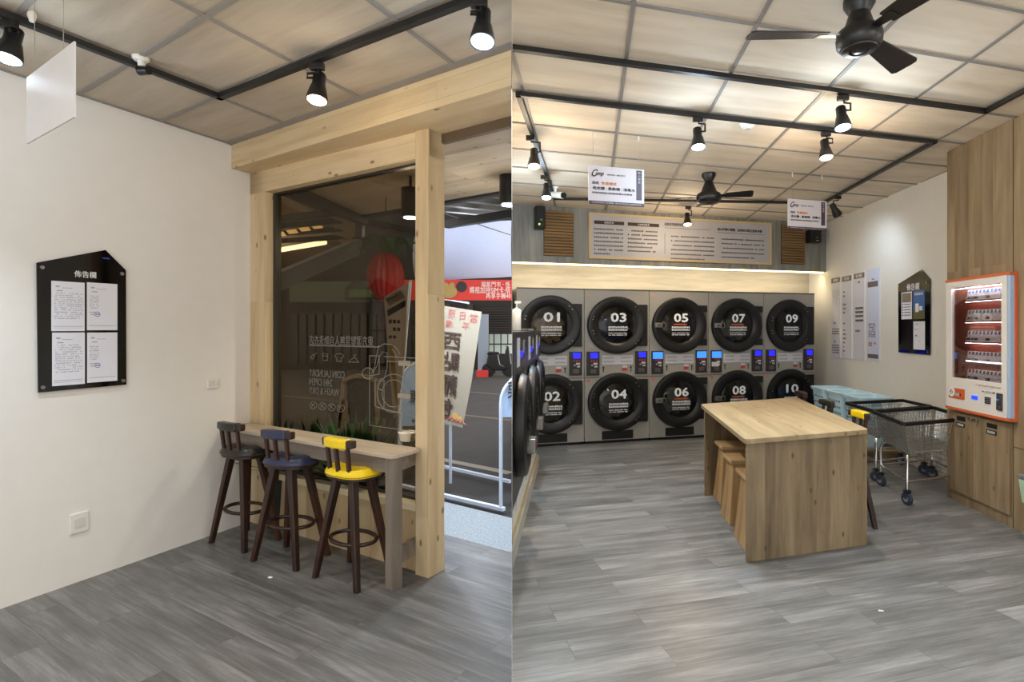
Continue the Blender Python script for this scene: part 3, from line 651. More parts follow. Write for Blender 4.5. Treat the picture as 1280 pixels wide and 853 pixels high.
t = thing('shop_banner', 'long red banner with white writing below the tarp across the street', 'banner', bn.w(0, 0, q[2][1]), bn.rz); hb_ = q[0][1]-q[2][1]
B().box(q[0][0], q[1][0], 0, .04, 0, hb_).build('cloth', mat('red_banner', (.78, .18, .12), .6), t)
BX = lambda u: bn.hit(u, 360)[0]
b = B(); write(b, '福氣門市 · 係', (BX(600)+BX(639))/2, -.01, hb_*.78, .16, BX(638)-BX(602), .01)
write(b, '媽祖加持SIM卡·搭', (BX(586)+BX(639))/2, -.01, hb_*.50, .2, BX(638)-BX(587), .012); write(b, '再享手機40', (BX(607)+BX(639))/2, -.01, hb_*.22, .17, BX(638)-BX(607), .012); b.build('lettering', mat('banner_white', (.92, .80, .76), .6), t)
B().cyl((BX(577), -.02, hb_*.66), (BX(577), -.005, hb_*.66), .16, n=20).build('round_badge', mat('banner_black', (.10, .06, .05), .5), t)
t2 = B(); t2.ball((BX(561), -.01, hb_*.42), .25, 8, 1, .08, .8); t2.ball((BX(557), -.02, hb_*.72), .09, 6, 1, .1, 1); t2.ball((BX(565), -.02, hb_*.72), .09, 6, 1, .1, 1); t2.build('yellow_emblem', mat('banner_ochre', (.62, .52, .28), .6), t)
# facade
FACM = mat('dark_facade', (.12, .11, .105), .8); SHUT = mat('shop_shutter', (.16, .13, .12), .6)
yb_ = far-.6
fac = thing('opposite_shop', 'dark shop building across the street with a lit counter', 'building', (-6, yb_, 0))
fx = lambda u, Y=yb_-.1: (u-U0)/F*Y+6
fz = lambda v, Y=yb_-.1: H-(v-VH)/F*Y
ob = B(); ob.box(-30, fx(600), .3, .5, -.05, 6.5); ob.box(fx(600), PD.x*(yb_)+6, .3, .5, fz(418), 6.5); ob.box(fx(600), PD.x*yb_+6, .3, .5, -.05, fz(443)); ob.build('wall', FACM, fac)
ib = B(); ib.box(fx(596), PD.x*yb_+6.3, 1.2, 1.3, fz(446), fz(410)); ib.build('lit_interior', glow('shop_light', (.62, .66, .62), .75), fac)
b = B(); [b.box(fx(u), fx(u+1.2), .9, 1.0, fz(446), fz(418)) for u in (606, 613, 622, 631)]; b.box(fx(600), fx(640), .85, 1, fz(432), fz(430.5)); b.build('shelf_frame', DKST, fac)
b = B(); [b.box(fx(u0), fx(u1), .1, .25, fz(445), fz(379)) for u0, u1 in ((553, 561), (583, 590))]; [b.box(fx(600), fx(639), .12, .16, fz(v), fz(v-1.0)) for v in range(386, 418, 3)]; b.build('shutter', SHUT, fac)
b = B(); [b.box(fx(360+i*11), fx(368+i*11), .15, .28, fz(455), fz(392)) for i in range(14)]; b.build('glazed_door', mat('dark_green_glass', (.10, .11, .10), .3), fac)
GRN = mat('dark_green_awning', (.10, .18, .10), .7)
t = thing('green_awning', 'dark green awning across the street seen through the window', 'awning', (0, 0, 0))
B().hexa([at(362, 378, 17), at(462, 378, 17), at(462, 378, 18.5), at(362, 378, 18.5)], [at(362, 352, 18.2), at(462, 352, 18.2), at(462, 352, 18.6), at(362, 352, 18.6)]).build('awning_cloth', GRN, t)
t = thing('green_shop_sign', 'dark green rounded shop sign across the street', 'sign', (0, 0, 0))
b = B(); s_ = [at(431, 375, 16.8), at(466, 375, 16.8), at(466, 360, 16.8), at(455, 352, 16.8), at(443, 350, 16.8), at(431, 360, 16.8)]; b.hexa(s_, [p+Vector((0, .2, 0)) for p in s_]); b.build('sign_body', mat('sign_green', (.08, .16, .09), .5), t)
b = B(); b.box(at(436, 0, 16.7).x, at(464, 0, 16.7).x, 16.7, 16.78, at(0, 372, 16.7).z, at(0, 362, 16.7).z); b.build('sign_band', mat('sign_light_green', (.24, .34, .2), .5), t)
# fluorescent tube and its roof opposite
t = thing('fluorescent_lamp', 'long warm fluorescent tube under the roof across the street', 'lamp', (0, 0, 0))
B().cyl(at(335, 315, 13), at(406.5, 303, 12.2), .055, n=10).build('tube', glow('tube_light', (1, .92, .80), 5), t)
B().bar(at(335, 311, 13.05), at(407, 299, 12.25), .12, .06).build('housing', mat('housing', (.5, .46, .38), .6), t)
far_roof = B(); 
ra_, rb_, rc_, rd_ = at(230, 170, 6.5), at(452, 240, 6.5), at(452, 322, 15), at(230, 340, 15); far_roof.add([ra_, rb_, rc_, rd_], [(0, 1, 2, 3)]); 
tag(far_roof.build('market_roof', mat('market_roof', (.38, .33, .25), .8), solid=False), 'low brown roof across the street lit by a tube lamp', 'roof')
t = thing('roof_skylight', 'row of glowing skylight panels in the roof across the street', 'skylight', (0, 0, 0))
for k in range(4):
    u = 346+k*15.5; v = 294.5-k*3.2
    B().add([at(u, v+1.6, 10.2), at(u+12, v+.2, 10.2), at(u+8, v-5, 9.6), at(u-4, v-3, 9.6)], [(0, 1, 2, 3)]).build('skylight_panel', glow('skylight', (.95, .80, .52), 1.1), t, solid=False)
b = B()
for k in range(5): b.bar(at(330, 276+k*9, 8.4+k*1.1), at(450, 262+k*11, 8.4+k*1.1), .08, .1)
tag(b.build('roof_purlins', DKST), 'dark purlins under the brown roof across the street', 'beams')
# pineapple lantern
lp = at(482, 346, 5.2)
t = thing('pineapple_lantern', 'red ribbed pineapple lantern with green leaves hanging outside the window', 'lantern', lp)
b = B(); n = 40; m = 14; vs = []
for i in range(m+1):
    a = pi*i/m
    for k in range(n):
        r = .165*max(sin(a), .02)*(1+.05*(1 if k % 2 else -1)); vs.append((r*cos(2*pi*k/n), r*sin(2*pi*k/n), -.235*cos(a)))
b.add(vs, [(i*n+k, i*n+(k+1) % n, (i+1)*n+(k+1) % n, (i+1)*n+k) for i in range(m) for k in range(n)]).build('lantern_body', mat('lantern_red', (.58, .09, .09), .5), t)
LGR = mat('lantern_green', (.13, .26, .13), .6)
for k in range(12):
    a = 2*pi*k/12; c_, s_ = cos(a), sin(a); b = B(); L = .30 if k % 2 else .22
    pts = [(.02, .2), (.12, .36), (L, .34), (L+.06, .22)]; w = [.03, .05, .045, .004]; top_ = []; bo = []
    for (r, z), ww in zip(pts, w): top_.append(Vector((c_*r-s_*ww, s_*r+c_*ww, z))); bo.append(Vector((c_*r+s_*ww, s_*r-c_*ww, z)))
    vs = top_+bo; b.add(vs+[v+Vector((0, 0, .006)) for v in vs], [(i, i+1, i+5, i+4) for i in range(3)]+[(8+i, 8+i+4, 8+i+5, 8+i+1) for i in range(3)]+[(i, i+8, i+9, i+1) for i in range(3)]+[(i+4, i+5, i+13, i+12) for i in range(3)])
    b.build('leaf', LGR, t)
B().tube([(0, 0, .2), (0, 0, ZS-lp.z)], .004, 6).build('cord', BPLAS, t)
# black can downlights
def can(u, v, Y, label, cut=None):
    p = at(u, v, Y); t = thing('can_downlight', label, 'downlight', p)
    B().cyl((0, 0, 0), (0, 0, .24), .075, n=24).build('can', BPLAS, t, smooth=True, side=cut)
    B().cyl((0, 0, -.006), (0, 0, .0), .055, n=20).build('lamp_face', lampm('c'), t, side=cut)
    B().cyl((0, 0, .24), (0, 0, ZS-p.z), .012, n=8).build('stem', BPLAS, t, side=cut)
    l = bpy.data.lights.new('can', 'SPOT'); l.energy = 260; l.color = (.72, .86, 1); l.spot_size = radians(130); l.spot_blend = .8; l.shadow_soft_size = .05
    lo = bpy.data.objects.new('lamp_light', l); C.objects.link(lo); lo.parent = t; lo.location = (0, 0, -.02)
    l2 = bpy.data.lights.new('can_spill', 'POINT'); l2.energy = 8; l2.color = (1, .93, .82); l2.shadow_soft_size = .05; lo2 = bpy.data.objects.new('lamp_spill', l2); C.objects.link(lo2); lo2.parent = t; lo2.location = (0, 0, -.10)
    return t
can(513, 272, 4.5, 'black can downlight outside, seen through the right edge of the window')
can(635.5, 256, 4.5, 'black can downlight outside above the doorway, cut by the right edge of the left view', -1)
# arched white signboard with two boards on floor rails
WM = mat('white_tube', (.80, .84, .92), .4); WPAN = mat('pale_blue_panel', (.66, .76, .90), .5)
P1 = XY(fl(626, 636)); P0 = XY(fl(501, 607)); 
t = thing('arched_signboard', 'white arched signboard on floor rails outside the doorway', 'signboard', P1)
def arch(base, W_, u_edge, vt, sidecut, lab):
    d = Vector((PD.x*0+1, .16, 0)).normalized(); Y = base.y; z1 = H-(vt-VH)/F*Y; b = B(); pts = []
    pts.append(base+Vector((0, 0, 0)))
    r = W_/2
    for i in range(0, 17):
        a = pi-pi*i/16; pts.append(base+d*(r+r*cos(a))+Vector((0, 0, z1-r*.9+r*.9*sin(a))))
    pts.append(base+d*W_)
    pts = [p-P1 for p in pts]; b.tube(pts, .016, 8); b.build('frame', WM, t, side=sidecut, smooth=True)
    zp = H-(533-VH)/F*Y if lab else H-(522-VH)/F*Y
    q = [p for p in pts[1:-1]]; lo = q[0].copy(); lo.z = zp; hi = q[-1].copy(); hi.z = zp; ring = q+[hi, lo]
    nn = Vector((-d.y, d.x, 0))*.006; B().hexa([p-nn for p in ring], [p+nn for p in ring]).build('board', WPAN, t, side=sidecut)
    return d, z1, zp
d, z1, zp = arch(P1, .62, 626, 465, -1, False)
fr1 = Frame(P1-P1, d); bt1 = B(); write(bt1, '栗', fr1.w(.125).x-.0, 0, zp+.24, .15, .12, .01); bt1.v = [(x, y+d.y*x-.02, z) for (x, y, z) in bt1.v]; 
write_b = B(); rows(write_b, .05, .3, zp+.13, 1, .1, .05, -.0, 2); rows(write_b, .05, .3, zp+.06, 1, .1, .03, -.0, 2); write_b.v = [(x, y+d.y*x-.02, z) for (x, y, z) in write_b.v]; bt1.add(write_b.v, write_b.f)
bt1.build('lettering', INK, t, side=-1)
dv = P0-P1
d, z1, zp = arch(P0, .5, 501, 452, -1, True)
bt1 = B(); write(bt1, '栗子', .22, 0, zp+.3, .13, .24, .01); rows(bt1, .05, .44, zp+.14, 1, .1, .05, 0, 2); rows(bt1, .05, .44, zp+.06, 1, .1, .03, 0, 2); bt1.v = [(x+dv.x, y+d.y*x-.02+dv.y, z) for (x, y, z) in bt1.v]; bt1.build('lettering', INK, t, side=-1)
B().bar((0.03, -.02, .0), (*(P0-P1)[:2], .0), .04, .03).build('floor_rail', WM, t)
a = XY(fl(640, 604))-P1; c = XY(fl(552, 584))-P1; a = a-(a-c).normalized()*.03; c = c+(c-a)*.7; B().bar((a.x, a.y, .01), (c.x, c.y, .01), .035, .03).build('floor_rail', WM, t, side=-1)
# cloth banner (reversed writing, seen from behind) and the slim feather flag by the window
YF = 5.2
fb = Frame(at(552, 400, YF), at(640, 400, YF-.35)); out = [(530, 380), (555, 382.5), (602, 390), (596, 432), (589, 480), (578, 535), (560, 530), (530, 524)]
q = on(fb, out); t = thing('feather_banner', 'beige cloth banner with big reversed brown writing outside the doorway', 'banner', fb.w(0, 0, 0), fb.rz)
cl_ = B(); cl_.plate(q, 0, .004); cl_.build('cloth', mat('beige_cloth', (.62, .575, .51), .8), t)
FQ = lambda u, v: fb.hit(u, v)
BR = mat('brown_print', (.28, .20, .17), .7); RP = mat('faded_red_print', (.70, .38, .36), .7)
b = B(); 
for s, u, v, h, w in (('西', 565.5, 426.5, .155, .20), ('點', 564, 452, .17, .20), ('麵', 561, 481, .20, .2), ('包', 557, 509, .17, .18)):
    x, z = FQ(u, v); write(b, s, x, -.004, z, h, w, .014, True, rot=-.1)
b.build('lettering', BR, t)
b = B()
for s, u, v, h, w in (('當', 592.5, 398, .085, .09), ('日', 578.5, 395, .075, .06), ('現', 565, 393, .085, .085), ('烤', 551, 391, .08, .08), ('平', 582.5, 408.5, .07, .085), ('價', 562, 405, .07, .085)):
    x, z = FQ(u, v); write(b, s, x, -.004, z, h, w, 0, True, rot=-.1)
for k in range(5):
    x, z = FQ(556+k*5, 523+k*1.6); b.tube([(x-.06, -.003, z+.01), (x, -.003, z+.03), (x+.06, -.003, z-.01)], .005, 4)
b.build('red_lettering', RP, t)
b = B(); x, z = FQ(569, 521); b.ball((x, -.004, z), .035, 6, 1, .1, 1); x, z = FQ(575, 524); b.ball((x, -.004, z), .03, 6, 1, .1, .8); b.build('printed_fruit', mat('print_orange', (.80, .62, .34), .7), t)
x0_, z0_ = FQ(547, 380); B().tube([(x0_, .02, -.0), (x0_, .02, z0_+.05), (x0_+.35, .02, z0_)], .010, 6).build('pole', WM, t)
fe = Frame(at(470, 430, 4.3), at(530, 430, 4.3)); t = thing('feather_flag', 'slim white feather flag on a leaning white pole outside the window', 'flag', fe.w(0), fe.rz)
q = on(fe, [(480, 372), (511, 352), (506, 440), (497, 520), (492, 523), (484, 430)]); B().plate(q, 0, .004).build('cloth', mat('white_cloth', (.82, .82, .82), .8), t)
FE = lambda u, v: fe.hit(u, v)
q = [FE(u, v) for u, v in ((485, 432), (492, 430), (497, 490), (496, 510), (490, 470))]; B().plate(q, -.003, -.001).build('yellow_print', mat('yellow_print', (.62, .55, .22), .7), t)
b = B(); x, z = FE(494, 373); write(b, '自助烘焙', x, -.004, z, .07, .14, .01, True, rot=.5); q = [FE(u, v) for u, v in ((484, 388), (507, 375), (507, 383), (485, 396))]; b.plate(q, -.003, -.001)
rows(b, FE(486, 0)[0], FE(503, 0)[0], FE(0+490, 402)[1], 3, .06, .03, -.003, 8); b.build('lettering', mat('dark_print', (.15, .16, .14), .7), t)
B().tube([(*[FE(494, 548)[0]], .02, FE(494, 600)[1]), (FE(498, 500)[0], .02, FE(498, 500)[1]), (FE(505, 440)[0], .02, FE(505, 440)[1]), (FE(512, 350)[0], .02, FE(512, 350)[1])], .013, 8).build('pole', WM, t)
# wooden easel with blackboard, plants
ES = mat('easel_wood', (.44, .38, .29), .6); Ye = 5.6
t = thing('easel_board', 'wooden easel with a blackboard outside the window', 'easel', (at(455, 540, Ye).x, Ye, 0)); eo = Vector((at(455, 540, Ye).x, Ye, 0))
E_ = lambda u, v, dy=0: at(u, v, Ye)-eo+Vector((0, dy, 0))
B().hexa([E_(434, 530), E_(474, 525), E_(474, 473), E_(434, 474)], [E_(434, 530)+Vector((0, .02, 0)), E_(474, 525)+Vector((0, .02, 0)), E_(474, 473)+Vector((0, .02, 0)), E_(434, 474)+Vector((0, .02, 0))]).build('blackboard', mat('blackboard', (.05, .055, .055), .5), t)
for a, c in (((431, 475), (425, 535)), ((431, 500), (423, 545)), ((432, 500), (436, 545)), ((470, 472), (474, 540))): B().bar(E_(*a, -.02), E_(*c, -.02), .04, .03).build('leg', ES, t)
b = B(); pts = [E_(430+i*5, 476-6*sin(pi*i/8.5), -.03) for i in range(10)]; b.tube(pts, .025, 6); b.build('top_rail', ES, t)
PLG = [mat('leaf_green_%d' % k, c, .5) for k, c in enumerate(((.17, .34, .16), (.14, .28, .14), (.24, .40, .22)))]; POT = mat('planter_grey', (.16, .15, .14), .7)
pk = 0
for (u, Y, h, n, lab) in ((352, 4.45, .45, 60, 'small dark green plant at the left end of the window, behind the bar table'), (393, 4.5, .50, 90, 'leafy green plant below the round pictograms of the window'), (414, 4.3, .46, 90, 'leafy green plant beside the easel foot, left of it'), (443, 4.2, .60, 90, 'tall leafy plant in front of the easel blackboard'), (464, 4.1, .42, 90, 'low leafy plant right of the easel, by the decal outline')):
    p = at(u, 540, Y); t = thing('potted_plant', lab, 'plant', (p.x, p.y, 0))
    B().lathe([(.0, 0), (.10, 0), (.14, .45), (.12, .45), (.0, .43)], n=20, cap=False).build('pot', POT, t)
    r = random.Random(pk); b = B()
    for k in range(n):
        a = r.random()*6.28; el = .3+r.random()*1.2; L = h*(.5+.5*r.random()); d_ = Vector((cos(a)*cos(el), sin(a)*cos(el), sin(el))); o_ = Vector((0, 0, .43)); tip = o_+d_*L; w = d_.cross(Vector((0, 0, 1))).normalized()*.022; m_ = o_+d_*L*.72
        b.add([o_+d_*L*.4, m_+w, tip, m_-w], [(0, 1, 2, 3)])
    b.build('leaves', PLG[pk % 3], t, solid=False)
    b = B(); [b.tube([(0, 0, .42), (.05*cos(k), .05*sin(k), .42+h*.6)], .005, 4) for k in range(5)]; b.build('stems', PLG[1], t); pk += 1
# white roll-up stand and scooter across the street
Ys = 19.0
t = thing('roll_up_sign', 'white upright shop sign across the street left of the scooter', 'sign', (at(604, 460, Ys).x, Ys, 0)); w_ = 6.5/F*Ys
B().box(-w_, w_, -.03, .03, .18, H-(393-VH)/F*Ys).build('panel', mat('bluish_panel', (.52, .57, .62), .5), t)
B().box(-w_*1.1, w_*1.1, -.25, .25, -.05, .18).build('base', RED, t)
t = thing('scooter', 'dark parked scooter in front of the lit shop across the street', 'scooter', (at(624, 464, Ys).x, Ys, -.05))
DK = mat('scooter_black', (.04, .04, .045), .3)
for x in (-.36, .34): B().cyl((x, -.06, .24), (x, .06, .24), .24, n=24).build('wheel', BPLAS, t)
B().plate([(-.45, .42), (-.38, .75), (-.05, .80), (.02, .42), (.18, .36), (.22, .9), (.28, 1.08), (.34, 1.06), (.40, .6), (.42, .40), (.2, .22), (-.2, .22)], -.12, .12).build('body', DK, t, bevel=.04)
B().plate([(-.42, .78), (-.36, .88), (.0, .86), (.03, .78)], -.13, .13).build('seat', BPLAS, t, bevel=.03)
B().cyl((.27, -.3, 1.08), (.27, .3, 1.08), .02, n=8).build('handlebar', DK, t)
# daylight-white lamps of the street: shop canopies opposite
def street(x, y, z, e, col, r=.25):
    l = bpy.data.lights.new('street', 'POINT'); l.energy = e; l.color = col; l.shadow_soft_size = r; lo = bpy.data.objects.new('street_lamp_light', l); C.objects.link(lo); lo.location = (x, y, z)
street(-2.2, 13.2, 2.6, 75, (.62, .72, 1)); street(-6.5, 12.3, 2.85, 120, (1, .86, .62)); street(-1.6, 9, 3.1, 60, (.8, .88, 1))
# ================================================================== RIGHT ROOM: SHELL
GRAYV = wood('grey_grain_panel', (.42, .42, .40), (.52, .52, .50), (.61, .61, .585), 0, 'zxy', 1.0, None, .6, bump=.0, stretch=16)
GRAYH = wood('pale_grain_panel_lying', (.60, .58, .54), (.68, .66, .62), (.75, .73, .69), 0, 'xzy', .9, None, .6, bump=.0, stretch=14)
bk = wall(BK, (back_l-BK.o).dot(BK.x), (back_r-BK.o).dot(BK.x)+.1, 0, CR, 'wall_back', GRAYH, .1, side=1); struct(bk, 'pale wood grained wall above and beside the dryers', 'wall')
zled = 2.52; fr_x = (fas_r-FA.o).dot(FA.x)
struct(wall(FA, .004, fr_x, zled, CR, 'wall_fascia', GRAYV, .12, side=1), 'grey wood grained fascia above the dryers', 'wall')
struct(wall(RW, -.9, RW.L+7.2, 0, CR, 'wall_right', WHITE_R, .1), 'white wall behind the laundry carts', 'wall')
BRICK = mat('white_brick', (.80, .79, .76), .8); m, nt = BRICK, BRICK.node_tree
br = nt.nodes.new('ShaderNodeTexBrick'); br.inputs['Scale'].default_value = 1; br.inputs['Brick Width'].default_value = .14; br.inputs['Row Height'].default_value = .05; br.inputs['Mortar Size'].default_value = .004
br.inputs['Color1'].default_value = lin((.80, .79, .76)); br.inputs['Color2'].default_value = lin((.70, .69, .66)); br.inputs['Mortar'].default_value = lin((.55, .54, .52))
nt.links.new(coords(nt, 0, 'xzy'), br.inputs['Vector']); nt.links.new(br.outputs['Color'], nt.nodes['Principled BSDF'].inputs['Base Color'])
o = wall(RW, .3, RW.L+3, 0, .50, 'trim_8', BRICK, .02, y0=-.02); struct(o, 'white brick strip along the foot of the right wall', 'trim')
# LED strip in the recess lip
led = wall(FA, .01, fr_x-.02, zled-.018, zled-.001, 'cove_light', glow('led_strip', (1, .90, .66), 7), .035, y0=.03, side=1)
tag(led, 'long warm light strip along the bottom of the grey fascia', 'light strip')
l = bpy.data.lights.new('cove', 'AREA'); l.shape = 'RECTANGLE'; l.size = fr_x-.1; l.size_y = .05; l.energy = 34; l.color = (1, .80, .50); lo = bpy.data.objects.new('cove_light_source', l); C.objects.link(lo)
lo.matrix_basis = Matrix.Translation(FA.w(fr_x/2, .10, zled-.03)) @ Matrix.Rotation(FA.rz, 4, 'Z') @ Matrix.Rotation(radians(38), 4, 'X'); lo.parent = led; lo.matrix_parent_inverse = led.matrix_basis.inverted()
# louvres, speakers, information board on the fascia
LOUV = wood('louvre_wood', (.44, .35, .23), (.55, .44, .30), (.63, .52, .37), 0, 'xzy', 1, None, .5, bump=0)
def louvre(u0, v0, u1, v1, label):
    a = FA.hit(u0, v0); c = FA.hit(u1, v1); w = c[0]-a[0]; z0, z1 = c[1], a[1]; t = thing('wall_louvre', label, 'louvre', FA.w(a[0], 0, z0), FA.rz); h = z1-z0
    b = B(); b.box(0, w, -.012, 0, 0, h); b.build('backing', mat('louvre_backing', (.34, .24, .14), .6), t)
    for i in range(15): zz = h*(i+.1)/15; B().hexa([(.004, -.014, zz), (w-.004, -.014, zz), (w-.004, -.012, zz+h/15*.75), (.004, -.012, zz+h/15*.75)], [(.004, -.035, zz+.004), (w-.004, -.035, zz+.004), (w-.004, -.018, zz+h/15*.85), (.004, -.018, zz+h/15*.85)]).build('slat', LOUV, t)
louvre(679.5, 263, 716.5, 321, 'wooden slatted louvre beside the left loudspeaker on the grey fascia')
louvre(976, 281, 1005, 331, 'wooden slatted louvre below the right hanging sign')
def speaker(u0, v0, u1, v1, label, led_=True):
    a = FA.hit(u0, v0); c = FA.hit(u1, v1); w = c[0]-a[0]; h = a[1]-c[1]; t = thing('wall_speaker', label, 'loudspeaker', FA.w(a[0], 0, c[1]), FA.rz)
    B().box(0, w, -.16, -.03, 0, h).build('cabinet', BPLAS, t, bevel=.012); B().box(w*.3, w*.7, -.03, 0, h*.3, h*.7).build('bracket', BLACK, t)
    B().box(.012, w-.012, -.166, -.158, .012, h-.012).build('grille', mat('speaker_grille', (.09, .09, .10), .7), t, bevel=.004)
    B().cyl((w*.55, -.170, h*.38), (w*.55, -.164, h*.38), .014, n=14).build('tweeter', mat('tweeter_grey', (.45, .45, .4), .4), t)
    if led_: B().cyl((w*.35, -.170, h*.18), (w*.35, -.164, h*.18), .012, n=12).build('indicator_light', glow('green_led', (.65, .95, .35), 2.5), t)
    else: B().box(w*.45, w*.7, -.168, -.164, h*.14, h*.17).build('small_logo', WINK, t)
speaker(666.5, 260, 678.5, 288.5, 'black wall loudspeaker with green light left of the left louvre')
speaker(1005, 289, 1018, 305.5, 'black wall loudspeaker right of the right louvre', False)
xa, ztop = FA.hit(735.5, 266); xb, zbot = FA.hit(963, 330); ztop = (ztop+FA.hit(962, 279.5)[1])/2; zbot = (zbot+FA.hit(736, 325)[1])/2
t = thing('information_board', 'wide pale information board with small print above the dryers', 'information board', FA.w(xa, 0, zbot), FA.rz); w, h = xb-xa, ztop-zbot
B().box(.03, w-.03, -.02, -.01, .03, h-.03).build('panel', mat('grey_white_panel', (.70, .69, .70), .5), t)
PF = mat('pale_pine_frame', (.80, .70, .52), .5)
b = B(); b.box(0, w, -.032, 0, 0, .03); b.box(0, w, -.032, 0, h-.03, h); b.box(0, .03, -.032, 0, .03, h-.03); b.box(w-.03, w, -.032, 0, .03, h-.03); b.build('frame', PF, t)
IX = lambda u, v: (lambda q: (q[0]-xa, q[1]-zbot))(FA.hit(u, v))
def blk(b, u0, v0, u1, v1, y=-.0225): a = IX(u0, v0); c = IX(u1, v1); zm = (a[1]+c[1])/2; b.box(a[0], c[0], y, -.0205, zm-.024, zm+.024); return (a[0]+c[0])/2, (a[1]+c[1])/2
b = B(); m1 = blk(b, 742, 276.5, 779.5, 281.5); m2 = blk(b, 784, 279, 823, 284); b.build('heading_bar', mat('brown_bar', (.22, .17, .16), .5), t)
b = B(); write(b, '自助洗衣', m1[0], -.0235, m1[1], .028, .14); write(b, '注意事項說明', m2[0], -.0235, m2[1], .028, .18); b.build('heading_lettering', WINK, t)
b = B(); x0, z0 = IX(742, 286.2); x1, _ = IX(780, 287); rows(b, x0, x1, z0, 7, .058, .024, -.0225, 1, 1.15, .93, .55)
b.build('small_print', mat('brown_grey_ink', (.34, .31, .30), .6), t); b = B(); x0, z0 = IX(784, 288.5); x1, _ = IX(823, 290); rows(b, x0, x1, z0, 6, .058, .024, -.0225, 2, 1.15, .93, .9)
b.build('small_print', mat('brown_grey_ink', (.34, .31, .30), .6), t); b = B(); x0, z0 = IX(838, 295.6); x1, _ = IX(892, 296); rows(b, x0, x1, z0, 6, .065, .022, -.0225, 3, 1.2, .93, .8)
b.build('small_print', mat('brown_grey_ink', (.34, .31, .30), .6), t); b = B(); x0, z0 = IX(901, 299); x1, _ = IX(955, 300); rows(b, x0, x1, z0, 5, .068, .02, -.0225, 4, 1.2, .93, .8)
a = IX(830, 285); c = IX(887, 289); b.box(a[0], c[0], -.0225, -.0205, a[1]-.003, a[1]+.001); a = IX(896, 291); c = IX(955, 292); b.box(a[0], c[0], -.0225, -.0205, a[1]-.003, a[1]+.001)
a = IX(830, 292); c = IX(830.6, 318); b.box(a[0], a[0]+.004, -.0225, -.0205, c[1], a[1]); b.build('small_print', mat('brown_grey_ink', (.34, .31, .30), .6), t)
b = B(); a = IX(830, 280.5); c = IX(853, 282); write(b, '自助洗衣服務流程', (a[0]+c[0])/2, -.0225, a[1], .045, c[0]-a[0], .012); a = IX(896, 286); c = IX(952, 288.5); write(b, '貼心叮嚀小提醒，自助烘衣請注意事項喔！', (a[0]+c[0])/2, -.0225, a[1]-.01, .045, c[0]-a[0], .012); b.build('title_lettering', INK, t)

# ================================================================== DRYERS
TAUPE = mat('taupe_steel', (.62, .612, .585), .42, .15); TAUPED = mat('taupe_steel_frame', (.36, .35, .33), .4, .3)
RING = mat('black_door_ring', (.028, .029, .033), .42); DPLATE = mat('black_hinge_plate', (.045, .046, .05), .5); DGLASS = glassm('dryer_glass', (.82, .82, .82), .06)
DRUM = mat('drum_steel', (.36, .35, .33), .35, .8); NUMW = mat('door_number', (.93, .95, .97), .5); PANEL = mat('control_panel_brown', (.17, .15, .16), .45)
SCR = glow('blue_screen', (.12, .14, 1), 1.6); SCR2 = glow('light_blue_screen', (.22, .52, .92), 1.3); TAGR = mat('tag_red', (.72, .20, .17), .5); DUSTY = mat('plate_white', (.78, .78, .80), .45)
us = [645.5, 730.3, 811.6, 885.7, 954.7, 1018.2]; xs_ = [DR.hit(u, 400)[0] for u in us]; HT = 2.155
s0, s1_ = DR.hit(730.3, 400)[0], DR.hit(811.6, 400)[0]; UW = s1_-s0
def dx(u, v): x, z = DR.hit(u, v); return (x-s0)/UW, z     # fractions measured on unit 03/04
DEPTH = .55
CLOTH = {k: mat('laundry_'+k, c, .9) for k, c in (('beige', (.62, .52, .36)), ('grey', (.42, .43, .42)), ('blue', (.14, .20, .32)), ('olive', (.40, .38, .30)))}
